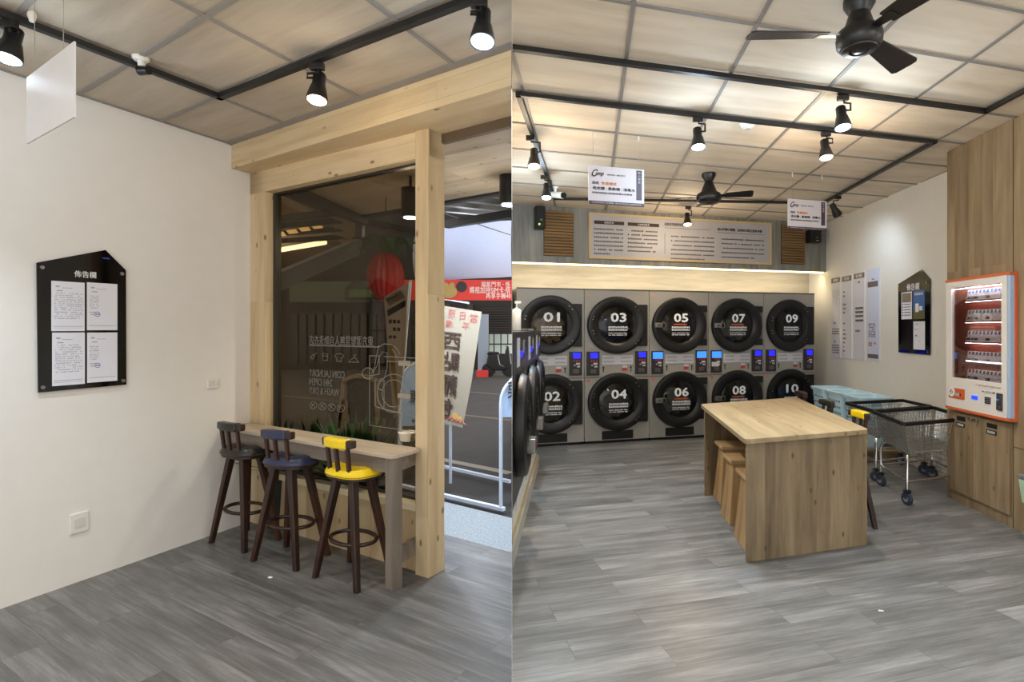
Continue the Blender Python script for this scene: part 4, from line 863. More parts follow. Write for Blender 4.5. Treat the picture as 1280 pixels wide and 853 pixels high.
def dryer(i, top_no, bot_no, kind, label, c_top, c_bot):
    xa, xb = xs_[i]+.004, xs_[i+1]-.004; w = xb-xa; t = thing('stacked_dryer', label, 'dryer', DR.w(xa), DR.rz, 'stacked dryers along the back wall')
    zs = dx(771, 471.5)[1]
    body = B(); body.box(0, w, .02, DEPTH, .04, HT); body.v, body.f = body.v, body.f
    del body.f[2]                                   # open front, closed by the two front plates
    bo = body.build('body', TAUPE, t, solid=False, side=1)
    B().box(.02, w-.02, .05, DEPTH-.05, 0, .05).build('plinth', DPLATE, t)
    def door(cu, cv, rv, z0, z1, no, pl, gl_px, kindd, cloth):
        fx_, zc = dx(cu, cv); xc = fx_*w; rz = abs(dx(cu, cv-rv)[1]-dx(cu, cv+rv)[1])/2; rx = (dx(cu+37.4, cv)[0]-dx(cu-37.4, cv)[0])/2*w
        gz, gx = rz*.63, rx*.64; N = 48; vs = []; fs = []
        # front plate with a round opening
        P = B(); ell = []; rec = []
        for k in range(N):
            a = 2*pi*k/N; ca, sa = cos(a), sin(a); ell.append((xc+rx*.80*ca, zc+rz*.80*sa))
            tx = (w-xc if ca > 0 else xc)/max(abs(ca), 1e-6)/1; tz = ((z1-zc) if sa > 0 else (zc-z0))/max(abs(sa), 1e-6); tt = min(tx, tz); rec.append((xc+tt*ca, zc+tt*sa))
        for y in (0.0, .02):
            P.v += [(x, y, z) for x, z in ell]+[(x, y, z) for x, z in rec]
        for k in range(N):
            j = (k+1) % N; P.f += [(k, j, N+j, N+k), (2*N+k, 3*N+k, 3*N+j, 2*N+j), (k, 2*N+k, 2*N+j, j), (N+k, N+j, 3*N+j, 3*N+k)]
        # corners of the plate
        for (cx_, cz_) in ((0, z0), (w, z0), (w, z1), (0, z1)):
            k = min(range(N), key=lambda q: 0 if ((cx_ == 0) == (cos(2*pi*(q+.5)/N) < 0) and (cz_ == z0) == (sin(2*pi*(q+.5)/N) < 0) and ((abs(rec[q][0]-cx_) < 1e-6) != (abs(rec[(q+1) % N][0]-cx_) < 1e-6))) else 1)
            n0 = len(P.v); P.v += [(cx_, 0.0, cz_)]; P.f += [(N+k, N+(k+1) % N, n0)]
        P.build('front_plate', TAUPE, t, solid=False)
        # drum and washing inside
        dm = B(); Mx = Matrix.Translation(Vector((xc, 0, zc))) @ Matrix.Rotation(-pi/2, 4, 'X')
        M90 = Matrix.Rotation(pi/2, 4, 'X')
        dm.lathe([(rz*.80, 0.0), (rz*.80, -.40), (.02, -.42)], (xc, 0, zc), 36, rx/rz, 1, False, M90); dm.build('drum', DRUM, t, smooth=True, solid=False)
        if cloth:
            c = B(); r = random.Random(no+str(i)); prof = 14
            vs = []; nn = 24
            for a in range(prof+1):
                for k in range(nn):
                    th = pi*a/prof; ph = 2*pi*k/nn; rr = 1+.22*sin(3*ph+a*.9+ord(no[1]))+.14*sin(7*ph-a*1.7)
                    vs.append((xc+gx*.85*sin(th)*cos(ph)*rr*.95, .16-.12*cos(th)*1.0, zc-gz*.20+gz*.72*sin(th)*sin(ph)*rr*.9))
            c.add(vs, [(a*nn+k, a*nn+(k+1) % nn, (a+1)*nn+(k+1) % nn, (a+1)*nn+k) for a in range(prof) for k in range(nn)]); c.build('washing_load', CLOTH[cloth], t, smooth=True)
        # door: ring, glass, fittings
        d = thing('x', 'x', 'x'); 
        for kk in ('label', 'category'): del d[kk]
        d.name = 'door'; d.parent = t
        rg = B(); rg.lathe([(rz*.985, -.0), (rz, .03), (rz*.975, .055), (rz*.90, .066), (rz*.80, .052), (rz*.72, .048), (rz*.66, .030), (rz*.63, .02), (rz*.63, 0)], (xc, 0, zc), 56, rx/rz, 1, False, M90); rg.build('door_ring', RING, d, smooth=True, solid=False)
        gl = B(); gl.lathe([(gz*1.0, .022), (gz*.9, .034), (gz*.6, .046), (gz*.3, .050), (.002, .051)], (xc, 0, zc), 44, rx/rz, 1, False, M90); gl.build('door_glass', DGLASS, d, smooth=True, solid=False)
        pl = [dx(*q) for q in pl]; px0, px1 = pl[0][0]*w, pl[1][0]*w; pz1, pz0 = pl[0][1], pl[1][1]
        if kindd == 'plain': 
            hb_ = B(); hb_.box(px0, px1, -.034, -.002, pz0, pz1); hb_.build('hinge_plate', DPLATE, d, bevel=.003); B().box(px1+.002, px1+.010, -.02, -.002, pz0+.02, pz1-.02).build('bright_edge', STEEL, d)
            bb = B(); [bb.cyl((xc+rx*.86*cos(a), -.060, zc+rz*.86*sin(a)), (xc+rx*.86*cos(a), -.070, zc+rz*.86*sin(a)), .008, n=10) for a in (radians(48), radians(38), radians(-48), radians(-38), radians(167), radians(160), radians(193), radians(200))]; bb.build('rivets', STEEL, d)
        else:
            hz_ = (pz1-pz0)*.16; [B().box(px0+.02*w, px1, -.034, -.002, a, a+hz_).build('hinge_plate', DPLATE, d, bevel=.003) for a in (pz0, pz1-hz_)]
            B().box(px0+.06*w, px1, -.022, -.002, pz0+hz_, pz1-hz_).build('hinge_cover', TAUPED, d)
            hx = xc-rx*.93; h1 = B(); h1.box(hx-.01, hx+.16*w, -.10, -.045, zc-.035, zc+.035); ho = h1.build('door_handle', STEEL, d, bevel=.006)
            B().box(hx+.02, hx+.08*w, -.103, -.099, zc-.018, zc+.016).build('handle_label', mat('handle_grey', (.35, .34, .34), .4), ho); B().box(hx+.10*w, hx+.145*w, -.103, -.099, zc-.028, zc+.028).build('handle_grip', BPLAS, ho)
        nb = B(); write(nb, no, xc+.004, -.058, zc+gz*.42, gz*.47, gx*.78, .022); nb.build('door_number', NUMW, d)
        tx = B(); rows(tx, xc-gx*.50, xc+gx*.55, zc-gz*.10, 1, 1, .022, -.058, 1, 1.2, .93, 1); rows(tx, xc-gx*.50, xc+gx*.55, zc-gz*.26, 1, 1, .022, -.058, 2, 1.2, .96, 1); tx.box(xc-gx*.52, xc+gx*.56, -.058, -.057, zc-gz*.195, zc-gz*.18)
        rows(tx, xc-gx*.50, xc+gx*.5, zc-gz*.44, 1, 1, .012, -.058, 3, 1.1, .9, 1); rows(tx, xc-gx*.50, xc+gx*.5, zc-gz*.54, 1, 1, .012, -.058, 4, 1.1, .9, 1); tx.build('door_notice', NUMW, d)
        if kindd != 'plain': ot = B(); rows(ot, xc-gx*.40, xc+gx*.4, zc+gz*.06, 1, 1, .024, -.058, 7, 1.1, 1, 1); ot.build('orange_notice', ORANGE, d)
    door(770.9, 406.7, 35.9, zs+.003, HT, top_no, ((790, 381), (808.6, 432.7)), None, kind[0], c_top)
    door(771.6, 502, 36.1, .04, zs-.003, bot_no, ((791, 474), (809, 526.4)), None, kind[1], c_bot)
    pt = lambda u, v: (dx(u, v)[0]*w, dx(u, v)[1])
    for side_, (u0, v0, u1, v1) in enumerate(((732.8, 439.9, 748.8, 469.3), (793.8, 439, 809, 467.4))):
        a = pt(u0, v0); c = pt(u1, v1); k = kind[2][side_]; p_ = B(); p_.box(a[0], c[0], -.02, .001, c[1], a[1]); po = p_.build('control_panel', PANEL, t, bevel=.004); pw, ph = c[0]-a[0], a[1]-c[1]
        if k == 'b': B().box(a[0]+.28*pw, a[0]+.85*pw, -.023, -.019, a[1]-.28*ph, a[1]-.05*ph).build('screen', SCR, po)
        else: B().box(a[0]+.08*pw, a[0]+.94*pw, -.023, -.019, a[1]-.34*ph, a[1]-.05*ph).build('screen', SCR2, po)
        q = B(); 
        for j in range(3): q.box(a[0]+(.3+.2*j)*pw, a[0]+(.42+.2*j)*pw, -.023, -.019, a[1]-.42*ph, a[1]-.36*ph)
        q.build('buttons', TAGR, po)
        q = B(); q.box(a[0]+.5*pw, a[0]+.82*pw, -.023, -.019, a[1]-.55*ph, a[1]-.47*ph); q.box(a[0]+.58*pw, a[0]+.82*pw, -.023, -.019, a[1]-.66*ph, a[1]-.6*ph); q.box(a[0]+.35*pw, a[0]+.45*pw, -.023, -.019, a[1]-.60*ph, a[1]-.55*ph)
        if kind[2] == 'lb' and side_ == 0: q.box(a[0]+.05*pw, a[0]+.7*pw, -.026, -.019, a[1]-.72*ph, a[1]-.52*ph)
        q.build('coin_slot', DUSTY, po)
        q = B(); q.box(a[0]+.25*pw, a[0]+.72*pw, -.03, -.019, a[1]-.92*ph, a[1]-.74*ph); q.build('coin_return', mat('coin_grey', (.38, .37, .37), .4, .5), po, bevel=.004)
    a = pt(752.2, 444.5); c = pt(791, 455.4); pw, ph = c[0]-a[0], a[1]-c[1]; B().box(a[0], c[0], -.008, .001, c[1], a[1]).build('instruction_plate', DUSTY, t); q = B()
    for j in range(2):
        for k in range(2): x0 = a[0]+(.05+.57*k)*pw; q.box(x0, x0+.34*pw, -.0095, -.0078, a[1]-(.28+.42*j)*ph-.012, a[1]-(.28+.42*j)*ph+.012)
    q.build('plate_print', GREYINK, t); B().lathe([(.0, -.02), (.018, -.02), (.018, 0), (.0, 0)], (a[0]+.5*pw, -.001, a[1]-.62*ph), 14, 1, 1.5, True, Matrix.Rotation(pi/2, 4, 'X')).build('lock', BPLAS, t)
    q = B(); zt = c[1]-.03
    for xx in (a[0]+.05*pw, c[0]-.06*pw): q.box(xx-.006, xx+.006, -.003, .001, zt-.075, zt); q.box(xx-.013, xx+.013, -.003, .001, zt-.02, zt)
    q.build('arrow_mark', BPLAS, t)
    q = B(); a = pt(778, 457); c = pt(784, 459.6); q.box(a[0], c[0], -.004, .001, c[1], a[1]); q.build('green_white_tag', DUSTY, t); q = B(); a = pt(777.6, 460.3); c = pt(784, 463.4); q.box(a[0], c[0], -.004, .001, c[1], a[1]); q.build('red_tag', TAGR, t)
    q = B(); a = pt(733.2, 475); q.box(a[0], a[0]+.045, -.004, .001, a[1]-.03, a[1]); q.build('red_tag', mat('tag_pink', (.82, .36, .34), .5), t)
    q = B(); a = pt(735.2, 368.4); q.cyl((a[0], -.006, a[1]), (a[0], .001, a[1]), .022, n=18); q.build('maker_badge', mat('badge_orange', (.78, .58, .48), .4), t)
    a = pt(752.3, 539.4); c = pt(791.3, 551.5); B().box(a[0], c[0], -.012, .001, max(c[1], .055), a[1]).build('lint_drawer', DPLATE, t, bevel=.003)
    B().box(.003, w-.003, -.006, .001, zs-.004, zs+.004).build('seam_strip', TAUPED, t); q = B(); q.box(.0, w, -.004, .03, HT-.006, HT+.012); q.build('top_trim', TAUPED, t)
dryer(0, '01', '02', ('plain', 'plain', 'bb'), 'leftmost stacked dryer with doors 01 and 02, beige laundry in its upper drum', 'beige', 'olive')
dryer(1, '03', '04', ('plain', 'plain', 'bb'), 'stacked dryer with doors 03 and 04', 'blue', 'grey')
dryer(2, '05', '06', ('h', 'h', 'll'), 'stacked dryer with doors 05 and 06 in the middle of the row', None, 'grey')
dryer(3, '07', '08', ('h', 'h', 'lb'), 'stacked dryer with doors 07 and 08 behind the oak table', 'grey', None)
dryer(4, '09', '10', ('plain', 'plain', 'bb'), 'rightmost stacked dryer with doors 09 and 10', None, 'blue')

# ================================================================== WASHERS ALONG THE PARTITION (fronts face right)
wa, wb = fl(645, 697), fl(672.8, 586)
WS = Frame(wb, wa)                                   # x runs towards the camera, -y faces ... flipped below
WS = Frame(wa, wb); # x away from the camera; its -y side faces right
t0 = line_x(WS.o, WS.x, pd0, PD); xN = (t0-WS.o).dot(WS.x); xF = WS.L+.12
WPL = mat('white_plinth', (.80, .80, .78), .5); GOLD = mat('pale_gold_strip', (.74, .66, .42), .4, .4); BSTEEL = mat('black_steel', (.10, .10, .105), .35, .4)
def wslab(x0, x1, d0, z0, z1, nm, m, par, bev=0):   # slab behind the front plane, closed by the partition
    Mw = Matrix.Translation(WS.o) @ Matrix.Rotation(WS.rz, 4, 'Z'); b = B(); b.box(x0, x1, d0, .6, z0, z1); b.xf(Mw); b.xf(par.matrix_basis.inverted()); return b.build(nm, m, par, side=1, bevel=bev)
pl_t = thing('washer_plinth', 'long white plinth with a gold line under the washers at the left edge', 'plinth', WS.w(xF, 0), WS.rz)
pn = on(WS, [(640, 620.6), (672.8, 544.5)]); zp1 = .39; zg = H-(666-VH)/F*WS.w(xN+.1).y
wslab(xN, xF, .0, 0, .13, 'base', mat('grey_plinth', (.66, .65, .62), .5), pl_t); wslab(xN, xF, .015, .13, .145, 'gold_strip', GOLD, pl_t); wslab(xN, xF, .03, .145, zp1, 'panel', WPL, pl_t)
b = B(); M = Matrix.Translation(WS.o) @ Matrix.Rotation(WS.rz, 4, 'Z')
for i in range(3):
    for k in range(3): b.box(xN+.5+i*.85+k*.03, xN+.52+i*.85+k*.03, .026, .031, .24+.02*k, .30+.02*k)
b.xf(M); b.xf(pl_t.matrix_basis.inverted()); b.build('small_print', GREYINK, pl_t)
nw = 3; ww = .955
labs = ['black washer farthest from the camera, next to dryer 02', 'middle black washer at the left edge of the laundry', 'nearest black washer at the left edge, cut by the picture edge']
for i in range(nw):
    x0, x1 = xF-(i+1)*ww+.004, xF-i*ww-.004; xc = (x0+x1)/2; zb_, zt_ = zp1, 1.585
    t = thing('washing_machine', labs[i], 'washing machine', WS.w(xc, 0, 0), WS.rz, 'black washers along the partition')
    wslab(max(x0, xN), x1, 0, zb_, zt_, 'body', BSTEEL, t, .004)
    loc = t.matrix_basis.inverted()
    def bb(fn, nm, m, smooth=False, bevel=0): q = B(); fn(q); return q.build(nm, m, t, smooth=smooth, bevel=bevel, side=1)
    h = ww/2-.01
    bb(lambda q: q.box(-h, h, -.02, .0, 1.30, zt_), 'control_fascia', mat('washer_fascia', (.24, .24, .25), .3, .5), bevel=.004)
    bb(lambda q: (q.box(-.30, -.12, -.024, -.019, 1.34, 1.54)), 'label_plate', DUSTY); bb(lambda q: q.box(-.05, .10, -.024, -.019, 1.40, 1.44), 'screen', SCR); bb(lambda q: q.box(.18, .24, -.028, -.019, 1.42, 1.52), 'knob_plate', STEEL)
    R90 = Matrix.Rotation(pi/2, 4, 'X')
    q = B(); q.lathe([(.33, .0), (.335, .03), (.32, .07), (.27, .085), (.24, .06), (.23, .03)], (0, 0, .90), 40, 1.05, 1.12, False, R90); q.build('door_ring', RING, t, smooth=True, solid=False, side=1)
    q = B(); q.lathe([(.235, .03), (.20, .06), (.12, .085), (.002, .092)], (0, 0, .90), 36, 1.05, 1.12, False, R90); q.build('door_glass', mat('smoked_door_glass', (.03, .035, .045), .06), t, smooth=True, solid=False, side=1)
    q = B(); q.box(.02, .16, -.125, -.06, .68, .79); hd = q.build('door_handle', STEEL, t, bevel=.008, side=1); q = B(); q.box(.05, .13, -.128, -.124, .71, .76); q.build('handle_recess', BPLAS, hd); q = B(); q.box(.085, .115, -.13, -.127, .725, .745); q.build('red_mark', RED, hd)
# white pump bottle on the washers
t = thing('pump_bottle', 'white pump bottle standing on the nearest black washer', 'bottle', ((645.8-U0)/F*4.75, 4.75, 1.588))
B().lathe([(.0, 0), (.037, .002), (.039, .01), (.039, .175), (.034, .188), (.014, .194), (.014, .205), (.0, .205)], n=24, cap=False).build('bottle_body', WPLAS, t, smooth=True)
B().cyl((0, 0, .20), (0, 0, .25), .006, n=8).build('pump_stem', WPLAS, t); B().box(-.016, .040, -.012, .012, .235, .258).build('pump_head', WPLAS, t, bevel=.004)
B().box(.031, .035, -.015, .015, .05, .12).build('label', INK, t)
t = thing('flat_box', 'flat dark box lying on the farthest washers in front of dryer 01', 'box', WS.w(xF-.75, .06, 1.588), WS.rz); B().box(-.3, .3, -.03, .10, 0, .02).build('box_body', mat('brown_grey_box', (.36, .33, .30), .5), t, bevel=.004); B().box(-.3, .3, -.033, -.028, .004, .014).build('box_edge', GREYINK, t)
# ================================================================== RIGHT WALL
def poster(pts, label, head, kind):
    a = [RW.hit(u, v) for u, v in pts]; x0 = (a[0][0]+a[3][0])/2; x1 = (a[1][0]+a[2][0])/2; z1 = (a[0][1]+a[1][1])/2; z0 = (a[2][1]+a[3][1])/2; w, h = x1-x0, z1-z0
    t = thing('wall_poster', label, 'poster', RW.w(x0, 0, z0), RW.rz, 'tall narrow posters on the right wall')
    B().box(0, w, -.012, 0, 0, h).build('board', mat('poster_white_blue', (.84, .86, .94), .5) if kind == 4 else mat('poster_white', (.87, .86, .89), .5), t)
    TAN = mat('tan_band', (.50, .43, .37), .5); b = B()
    if kind < 4:
        b.box(.0, w, -.0135, -.011, h*.925, h*.985); b.build('heading_band', TAN, t); b = B(); write(b, head, w/2, -.0145, h*.955, .045, w*.55, .01); b.build('heading_lettering', WINK, t); b = B()
    if kind == 1:
        for (f0, n) in ((.83, 9), (.36, 3), (.16, 2), (.10, 2)):
            if n == 9:
                for k in range(8): xx = w*(.12+.1*k); [b.box(xx, xx+.008, -.0135, -.0115, h*(f0-.02*j)-.012, h*(f0-.02*j)) for j in range(4+(k*5) % 7)]
            else:
                for j in range(n):
                    for k in range(6): xx = w*(.1+.14*k); b.box(xx, xx+w*.10, -.0135, -.0115, h*(f0-.028*j)-.02, h*(f0-.028*j))
        rows(b, w*.3, w*.8, h*.88, 1, 1, .03, -.0135, 2); rows(b, w*.3, w*.8, h*.43, 1, 1, .03, -.0135, 3); rows(b, w*.3, w*.8, h*.20, 1, 1, .03, -.0135, 4)
    elif kind == 2:
        rows(b, w*.35, w*.8, h*.89, 1, 1, .03, -.0135, 2)
        for j, f in enumerate((.80, .75, .70, .65, .60, .55, .42, .34, .29, .24, .19, .14, .09)): rows(b, w*.12, w*(.5+.05*(j % 5)), h*f, 1, 1, .028, -.0135, j)
    elif kind == 3:
        rows(b, w*.15, w*.95, h*.885, 1, 1, .03, -.0135, 2); rows(b, w*.15, w*.95, h*.33, 1, 1, .03, -.0135, 5)
        for f in (.59, .545, .50, .45): b.box(w*.15, w*.9, -.0135, -.0115, h*f-.018, h*f+.012)
    else:
        b.box(w*.05, w*.9, -.0135, -.0115, h*.80, h*.86); b.box(w*.05, w*.92, -.0135, -.0115, h*.025, h*.07); rows(b, w*.12, w*.75, h*.40, 8, h*.02, .016, -.0135, 3, 1.1, .8, 1); rows(b, w*.4, w*.8, h*.885, 1, 1, .02, -.0135, 6)
    b.build('print', mat('poster_print', (.42, .38, .38), .6), t)
    if kind == 4: b = B(); rows(b, w*.12, w*.8, h*.19, 2, .03, .03, -.0135, 9); b.build('red_print', mat('faded_red', (.74, .50, .48), .6), t)
poster([(1040.2, 347), (1051, 345), (1051, 447.5), (1040.2, 447)], 'narrow price poster farthest left on the right wall, by the corner', '洗烘價目', 1)
poster([(1053.5, 344.8), (1065.3, 342.7), (1065.6, 448.6), (1053.8, 448)], 'narrow text poster second from the corner on the right wall', '洗衣須知', 2)
poster([(1068.3, 341.5), (1081.3, 338.4), (1082, 450.8), (1068.6, 449.8)], 'narrow poster with four dark bars, third from the corner', '線上客服', 3)
poster([(1085.3, 337), (1100, 334.5), (1100.3, 451.5), (1085, 450.6)], 'bluish narrow poster nearest the black notice board on the right wall', '', 4)
notice(RW, [(1122.7, 355.3), (1152, 337), (1162.3, 349.7), (1162, 443.7), (1123, 440.5)], 'black house-shaped notice board with posters on the right white wall',
       [(1127, 366, 1140, 399, 'menu'), (1141.7, 364, 1156, 399, 'poster'), (1127, 401.5, 1140, 437, 'empty'), (1142, 402, 1156.3, 437.8, 'note')],
       '佈告欄', (1141.5, 358.8), (1158, 438, 1160.5, 440), [(1124.5, 358), (1159, 353), (1124, 438), (1160, 441)], .24, .085)

# ================================================================== HANGING SIGNS
def camp_sign(pts, Y, wires, label):
    f = Frame(at(pts[0][0], pts[0][1], Y), at(pts[0][0], pts[0][1], Y)+VP2); q = on(f, pts); w = (q[1][0]+q[2][0])/2; z1 = (q[0][1]+q[1][1])/2; z0 = (q[2][1]+q[3][1])/2; h = z1-z0
    t = thing('hanging_sign', label, 'sign', f.w(0, 0, z0), f.rz, 'hanging signs of the laundry')
    B().box(0, w, 0, .008, 0, h).build('board', mat('sign_white', (.80, .79, .82), .5), t)
    BAR_ = mat('sign_plum', (.27, .23, .29), .5); b = B(); b.box(0, w, -.002, .009, 0, h*.085); b.box(w*.855, w*.955, -.002, .0, h*.17, h*.965); b.build('plum_bar', BAR_, t)
    X = lambda fx, fz: (fx*w, fz*h)
    b = B(); write(b, 'C', w*.10, -.003, h*.81, h*.19, w*.085, .012, slant=.4); write(b, 'amp', w*.19, -.003, h*.775, h*.11, w*.14, .012, slant=.35)
    write(b, '洗衣', w*.12, -.003, h*.555, h*.075, w*.12, .02); write(b, '洗衣精 · 柔軟精 · 消毒水', w*.45, -.003, h*.42, h*.08, w*.76, .02); write(b, '服務時間請洽詢服務櫃台或專員', w*.42, -.003, h*.30, h*.045, w*.72, .01); write(b, '自助洗衣 · 線上支付', w*.49, -.003, h*.79, h*.04, w*.32, .01)
    b.build('lettering', mat('sign_ink', (.13, .10, .13), .5), t)
    b = B(); write(b, '免費贈送', w*.36, -.003, h*.555, h*.075, w*.27, .02); b.build('orange_lettering', mat('sign_orange', (.86, .54, .26), .5), t)
    b = B(); write(b, '本店提供自動投入洗衣精服務，請勿自行添加洗劑以免影響洗衣品質', w*.5, -.004, h*.043, h*.035, w*.88, .008)
    for k, s in enumerate('貼心服務'): write(b, s, w*.905, -.004, h*(.90-.085*k), h*.06, w*.045, .01)
    b.build('white_lettering', mat('sign_pale_ink', (.72, .70, .74), .5), t)
    b = B(); [b.tube([(x*w, .004, h), (x*w, .004, CR-z0)], .0013, 5) for x in wires]; b.build('wire', mat('nylon_wire', (.62, .60, .57), .4), t)
    b = B(); [b.cyl((x*w, .004, CR-z0-.05), (x*w, .004, CR-z0), .006, n=8) for x in wires]; b.build('ceiling_hook', WPLAS, t)
camp_sign([(735.7, 207.6), (804, 211.4), (806.4, 258.7), (736.4, 254.9)], 4.64, (.08, .9), 'nearer hanging service sign in the laundry, above dryer 03')
camp_sign([(984.9, 247.8), (1033.6, 252.3), (1033.2, 289.7), (984.3, 284.8)], 5.87, (.12, .88), 'farther hanging service sign, above the right louvre')

# ================================================================== RAILS, SPOTLIGHTS, FANS
ZR = CR-.03; R = lambda u, v: XY(cl(u, v, ZR))
rail('lighting_rail', [R(640.5, 60)-(R(1232, 139)-R(640.5, 60)).normalized()*.0, R(1232, 139), R(1232, 139)+(R(1300, 103)-R(1232, 139))*1.2], ZR, 'front black lighting rail with its corner near the oak wall', 1, .036, .03)
c0, c1_, c2, c3 = R(648, 118), R(1168, 177.5), R(1029, 254), R(694, 248.5)
rail('lighting_rail', [c0, c1_, c2, c3, c0], ZR, 'rear rectangular black lighting rail around the small fan', 1, .036, .03)
spotlight('warm track spotlight at the left of the rear rail, nearer the camera of its two', R(664, 168), ZR, (667.5, 208.5), 'w', 2.2, side=1)
spotlight('cool track spotlight at the left of the rear rail, above the left loudspeaker', R(681, 218), ZR, (683, 247.5), 'c', 2.2, side=1)
spotlight('cool white track spotlight on the rear rail beside the smoke detector', R(873.5, 144), ZR, (873, 184.5), 'c', 1.70, side=1)
spotlight('cool white track spotlight on the front rail near the big fan', R(1055, 117), ZR, (1054, 160), 'c', 1.70, side=1)
spotlight('warm track spotlight on the rear rail below the front rail', R(1033.5, 163), ZR, (1033, 197.5), 'w', 1.70, side=1)
spotlight('warm track spotlight on the back stretch of the rear rail below the small fan', R(861, 257), ZR, (859.5, 281), 'w', 2.0, side=1)
spotlight('track spotlight turned away from the viewer towards the right white wall', R(1048, 244), ZR, (1047, 269), 'c', .55, side=-1, aim=(-.7, .35), size=120, spill=False)
for (x, y, k, wh) in ((.9, 1.3, 'c', 'left of the big fan'), (2.4, 1.7, 'w', 'right of the big fan'), (2.9, .4, 'c', 'rearmost on the right'), (.8, -.2, 'w', 'rearmost on the left'), (3.55, 2.3, 'c', 'beside the oak wall unit')):  # extra fixtures out of view, added to fill the laundry with light
    spotlight('%s fill spotlight added to the right room, %s, behind the viewpoint' % ('cool' if k == 'c' else 'warm', wh), Vector((x, y, 0)), ZR, (U0+F*x/y, VH-F*(ZR-.19-H)/y), k, 1.0, group='added rear fill spotlights of the right room')
FANM = mat('fan_black', (.075, .075, .08), .38)
def fan(uv, Y, zh, angs, label, R_=.58, s=1.0, zhub_px=None):
    c = at(uv[0], uv[1], Y); t = thing('ceiling_fan', label, 'ceiling fan', (c.x, c.y, CR)); z = zh-CR
    B().lathe([(.0, -.09), (.04, -.09), (.075, -.03), (.075, 0), (.0, 0)], n=24, cap=False).build('canopy', FANM, t, smooth=True)
    B().cyl((0, 0, -.03), (0, 0, z+.10), .013, n=10).build('down_rod', FANM, t)
    B().lathe([(.0, .17), (.045, .165), (.07, .10), (.085, .06), (.125, .035), (.135, .0), (.13, -.035), (.11, -.055), (.05, -.062), (.03, -.072), (.0, -.072)], (0, 0, z), 32, s, s, cap=False).build('motor_housing', FANM, t, smooth=True)
    B().lathe([(.105, -.054), (.1, -.064), (.06, -.07), (.055, -.064)], (0, 0, z), 28, s, s, cap=False).build('bottom_ring', BLACK, t, smooth=True)
    for a in angs:
        M = Matrix.Translation(Vector((0, 0, z+.015))) @ Matrix.Rotation(radians(a), 4, 'Z') @ Matrix.Rotation(radians(-13), 4, 'X')
        q = [(.17, -.045), (R_-.03, -.072), (R_-.005, -.06), (R_, -.03), (R_, .05), (R_-.02, .068), (.17, .045)]
        B().slab(q, -.004, .004).xf(M).build('blade', FANM, t); B().hexa([(.10, -.02, -.006), (.22, -.028, -.008), (.22, .028, -.008), (.10, .02, -.006)], [(.10, -.02, .004), (.22, -.028, -.004), (.22, .028, -.004), (.10, .02, .004)]).xf(M).build('blade_arm', STEEL if a > 170 and a < 190 and R_ > .55 else FANM, t)
fan((1074, 48), 2.8, 3.10, (180, 37, -75), 'large near black ceiling fan at the top right', .57, .82)
fan((886, 247), 5.93, 3.04, (-13, 85, 158), 'small far black ceiling fan in front of the information board', .46)
t = thing('smoke_detector', 'round white smoke detector on the ceiling behind the rear rail', 'smoke detector', R(934.5, 159)+Vector((0, 0, CR)))
B().lathe([(.0, -.045), (.03, -.045), (.05, -.03), (.06, -.012), (.065, 0), (.0, 0)], n=28, cap=False).build('housing', WPLAS, t, smooth=True); B().lathe([(.0, -.05), (.022, -.05), (.022, -.04), (.0, -.04)], n=18, cap=False).build('sensor_cap', mat('sensor_grey', (.72, .70, .68), .5), t)
p = XY(cl(694, 233, CR)); t = thing('ceiling_camera', 'white surveillance camera on the right room ceiling beside the cool spotlight', 'camera', p+Vector((0, 0, CR)))
B().lathe([(.0, -.03), (.035, -.03), (.045, 0), (.0, 0)], n=20, cap=False).build('base', WPLAS, t, smooth=True); B().cyl((0, 0, -.02), (.0, -.01, -.10), .016, n=12).build('arm', WPLAS, t); B().cyl((-.04, .05, -.085), (.09, -.09, -.13), .036, .04, 16).build('camera_body', WPLAS, t, smooth=True); B().cyl((.09, -.09, -.13), (.105, -.106, -.135), .036, .034, 16).build('camera_lens', BPLAS, t)

# ================================================================== OAK WALL CABINET, VENDING MACHINE
OAKV = wood('oak_upright', (.47, .395, .295), (.60, .52, .405), (.70, .62, .495), 0, 'zxy', .9, (3.4, .13), .5, knots=(.36, .26, .17), vary=.20, bump=.02, stretch=11, mortar=.0006, mcol=.8)
OAKB = wood('oak_upright_back', (.46, .385, .285), (.57, .49, .375), (.66, .58, .455), 0, 'zxy', .9, (3.4, .15), .5, vary=.14, bump=.02, stretch=11, mortar=.0006, mcol=.8)
cz = fl(1267, 660); xs2 = CB.hit(1266.5, 500)[0]
t = thing('oak_wall_unit', 'tall oak wall unit with two doors behind the vending machine', 'cabinet', CB.w(0), CB.rz)
dpt = (line_x(CB.o, CB.y, RW.o, RW.x)-CB.o).length-.004
xE = xs2+1.1; pa_, pb_2 = CB.hit(1188.5, 600)[0], CB.hit(1265, 600)[0]; zd0 = (CB.hit(1188, 611.5)[1]+CB.hit(1265.7, 643.5)[1])/2; zd1 = (CB.hit(1189, 515)[1]+CB.hit(1264, 530)[1])/2
B().slab([(0, 0), (xE, 0), (xE, dpt-.012), (0, dpt-.012)], 0, CR-.003).build('carcass', OAKB, t)
xm = CB.hit(1221.8, 560)[0]
for (a, c, nm) in ((pa_, xm-.002, 0), (xm+.002, pb_2, 1)):
    do = B().box(a, c, -.018, -.0005, zd0, zd1).build('door', OAKV, t)
    kx = xm-.035 if nm == 0 else xm+.035; kz = CB.hit(1221, 525)[1]; B().lathe([(.0, .03), (.013, .03), (.016, .022), (.008, .01), (.007, 0), (.0, 0)], (kx, -.018, kz), 16, 1, 1, False, Matrix.Rotation(pi/2, 4, 'X')).build('knob', STEEL, do, smooth=True)
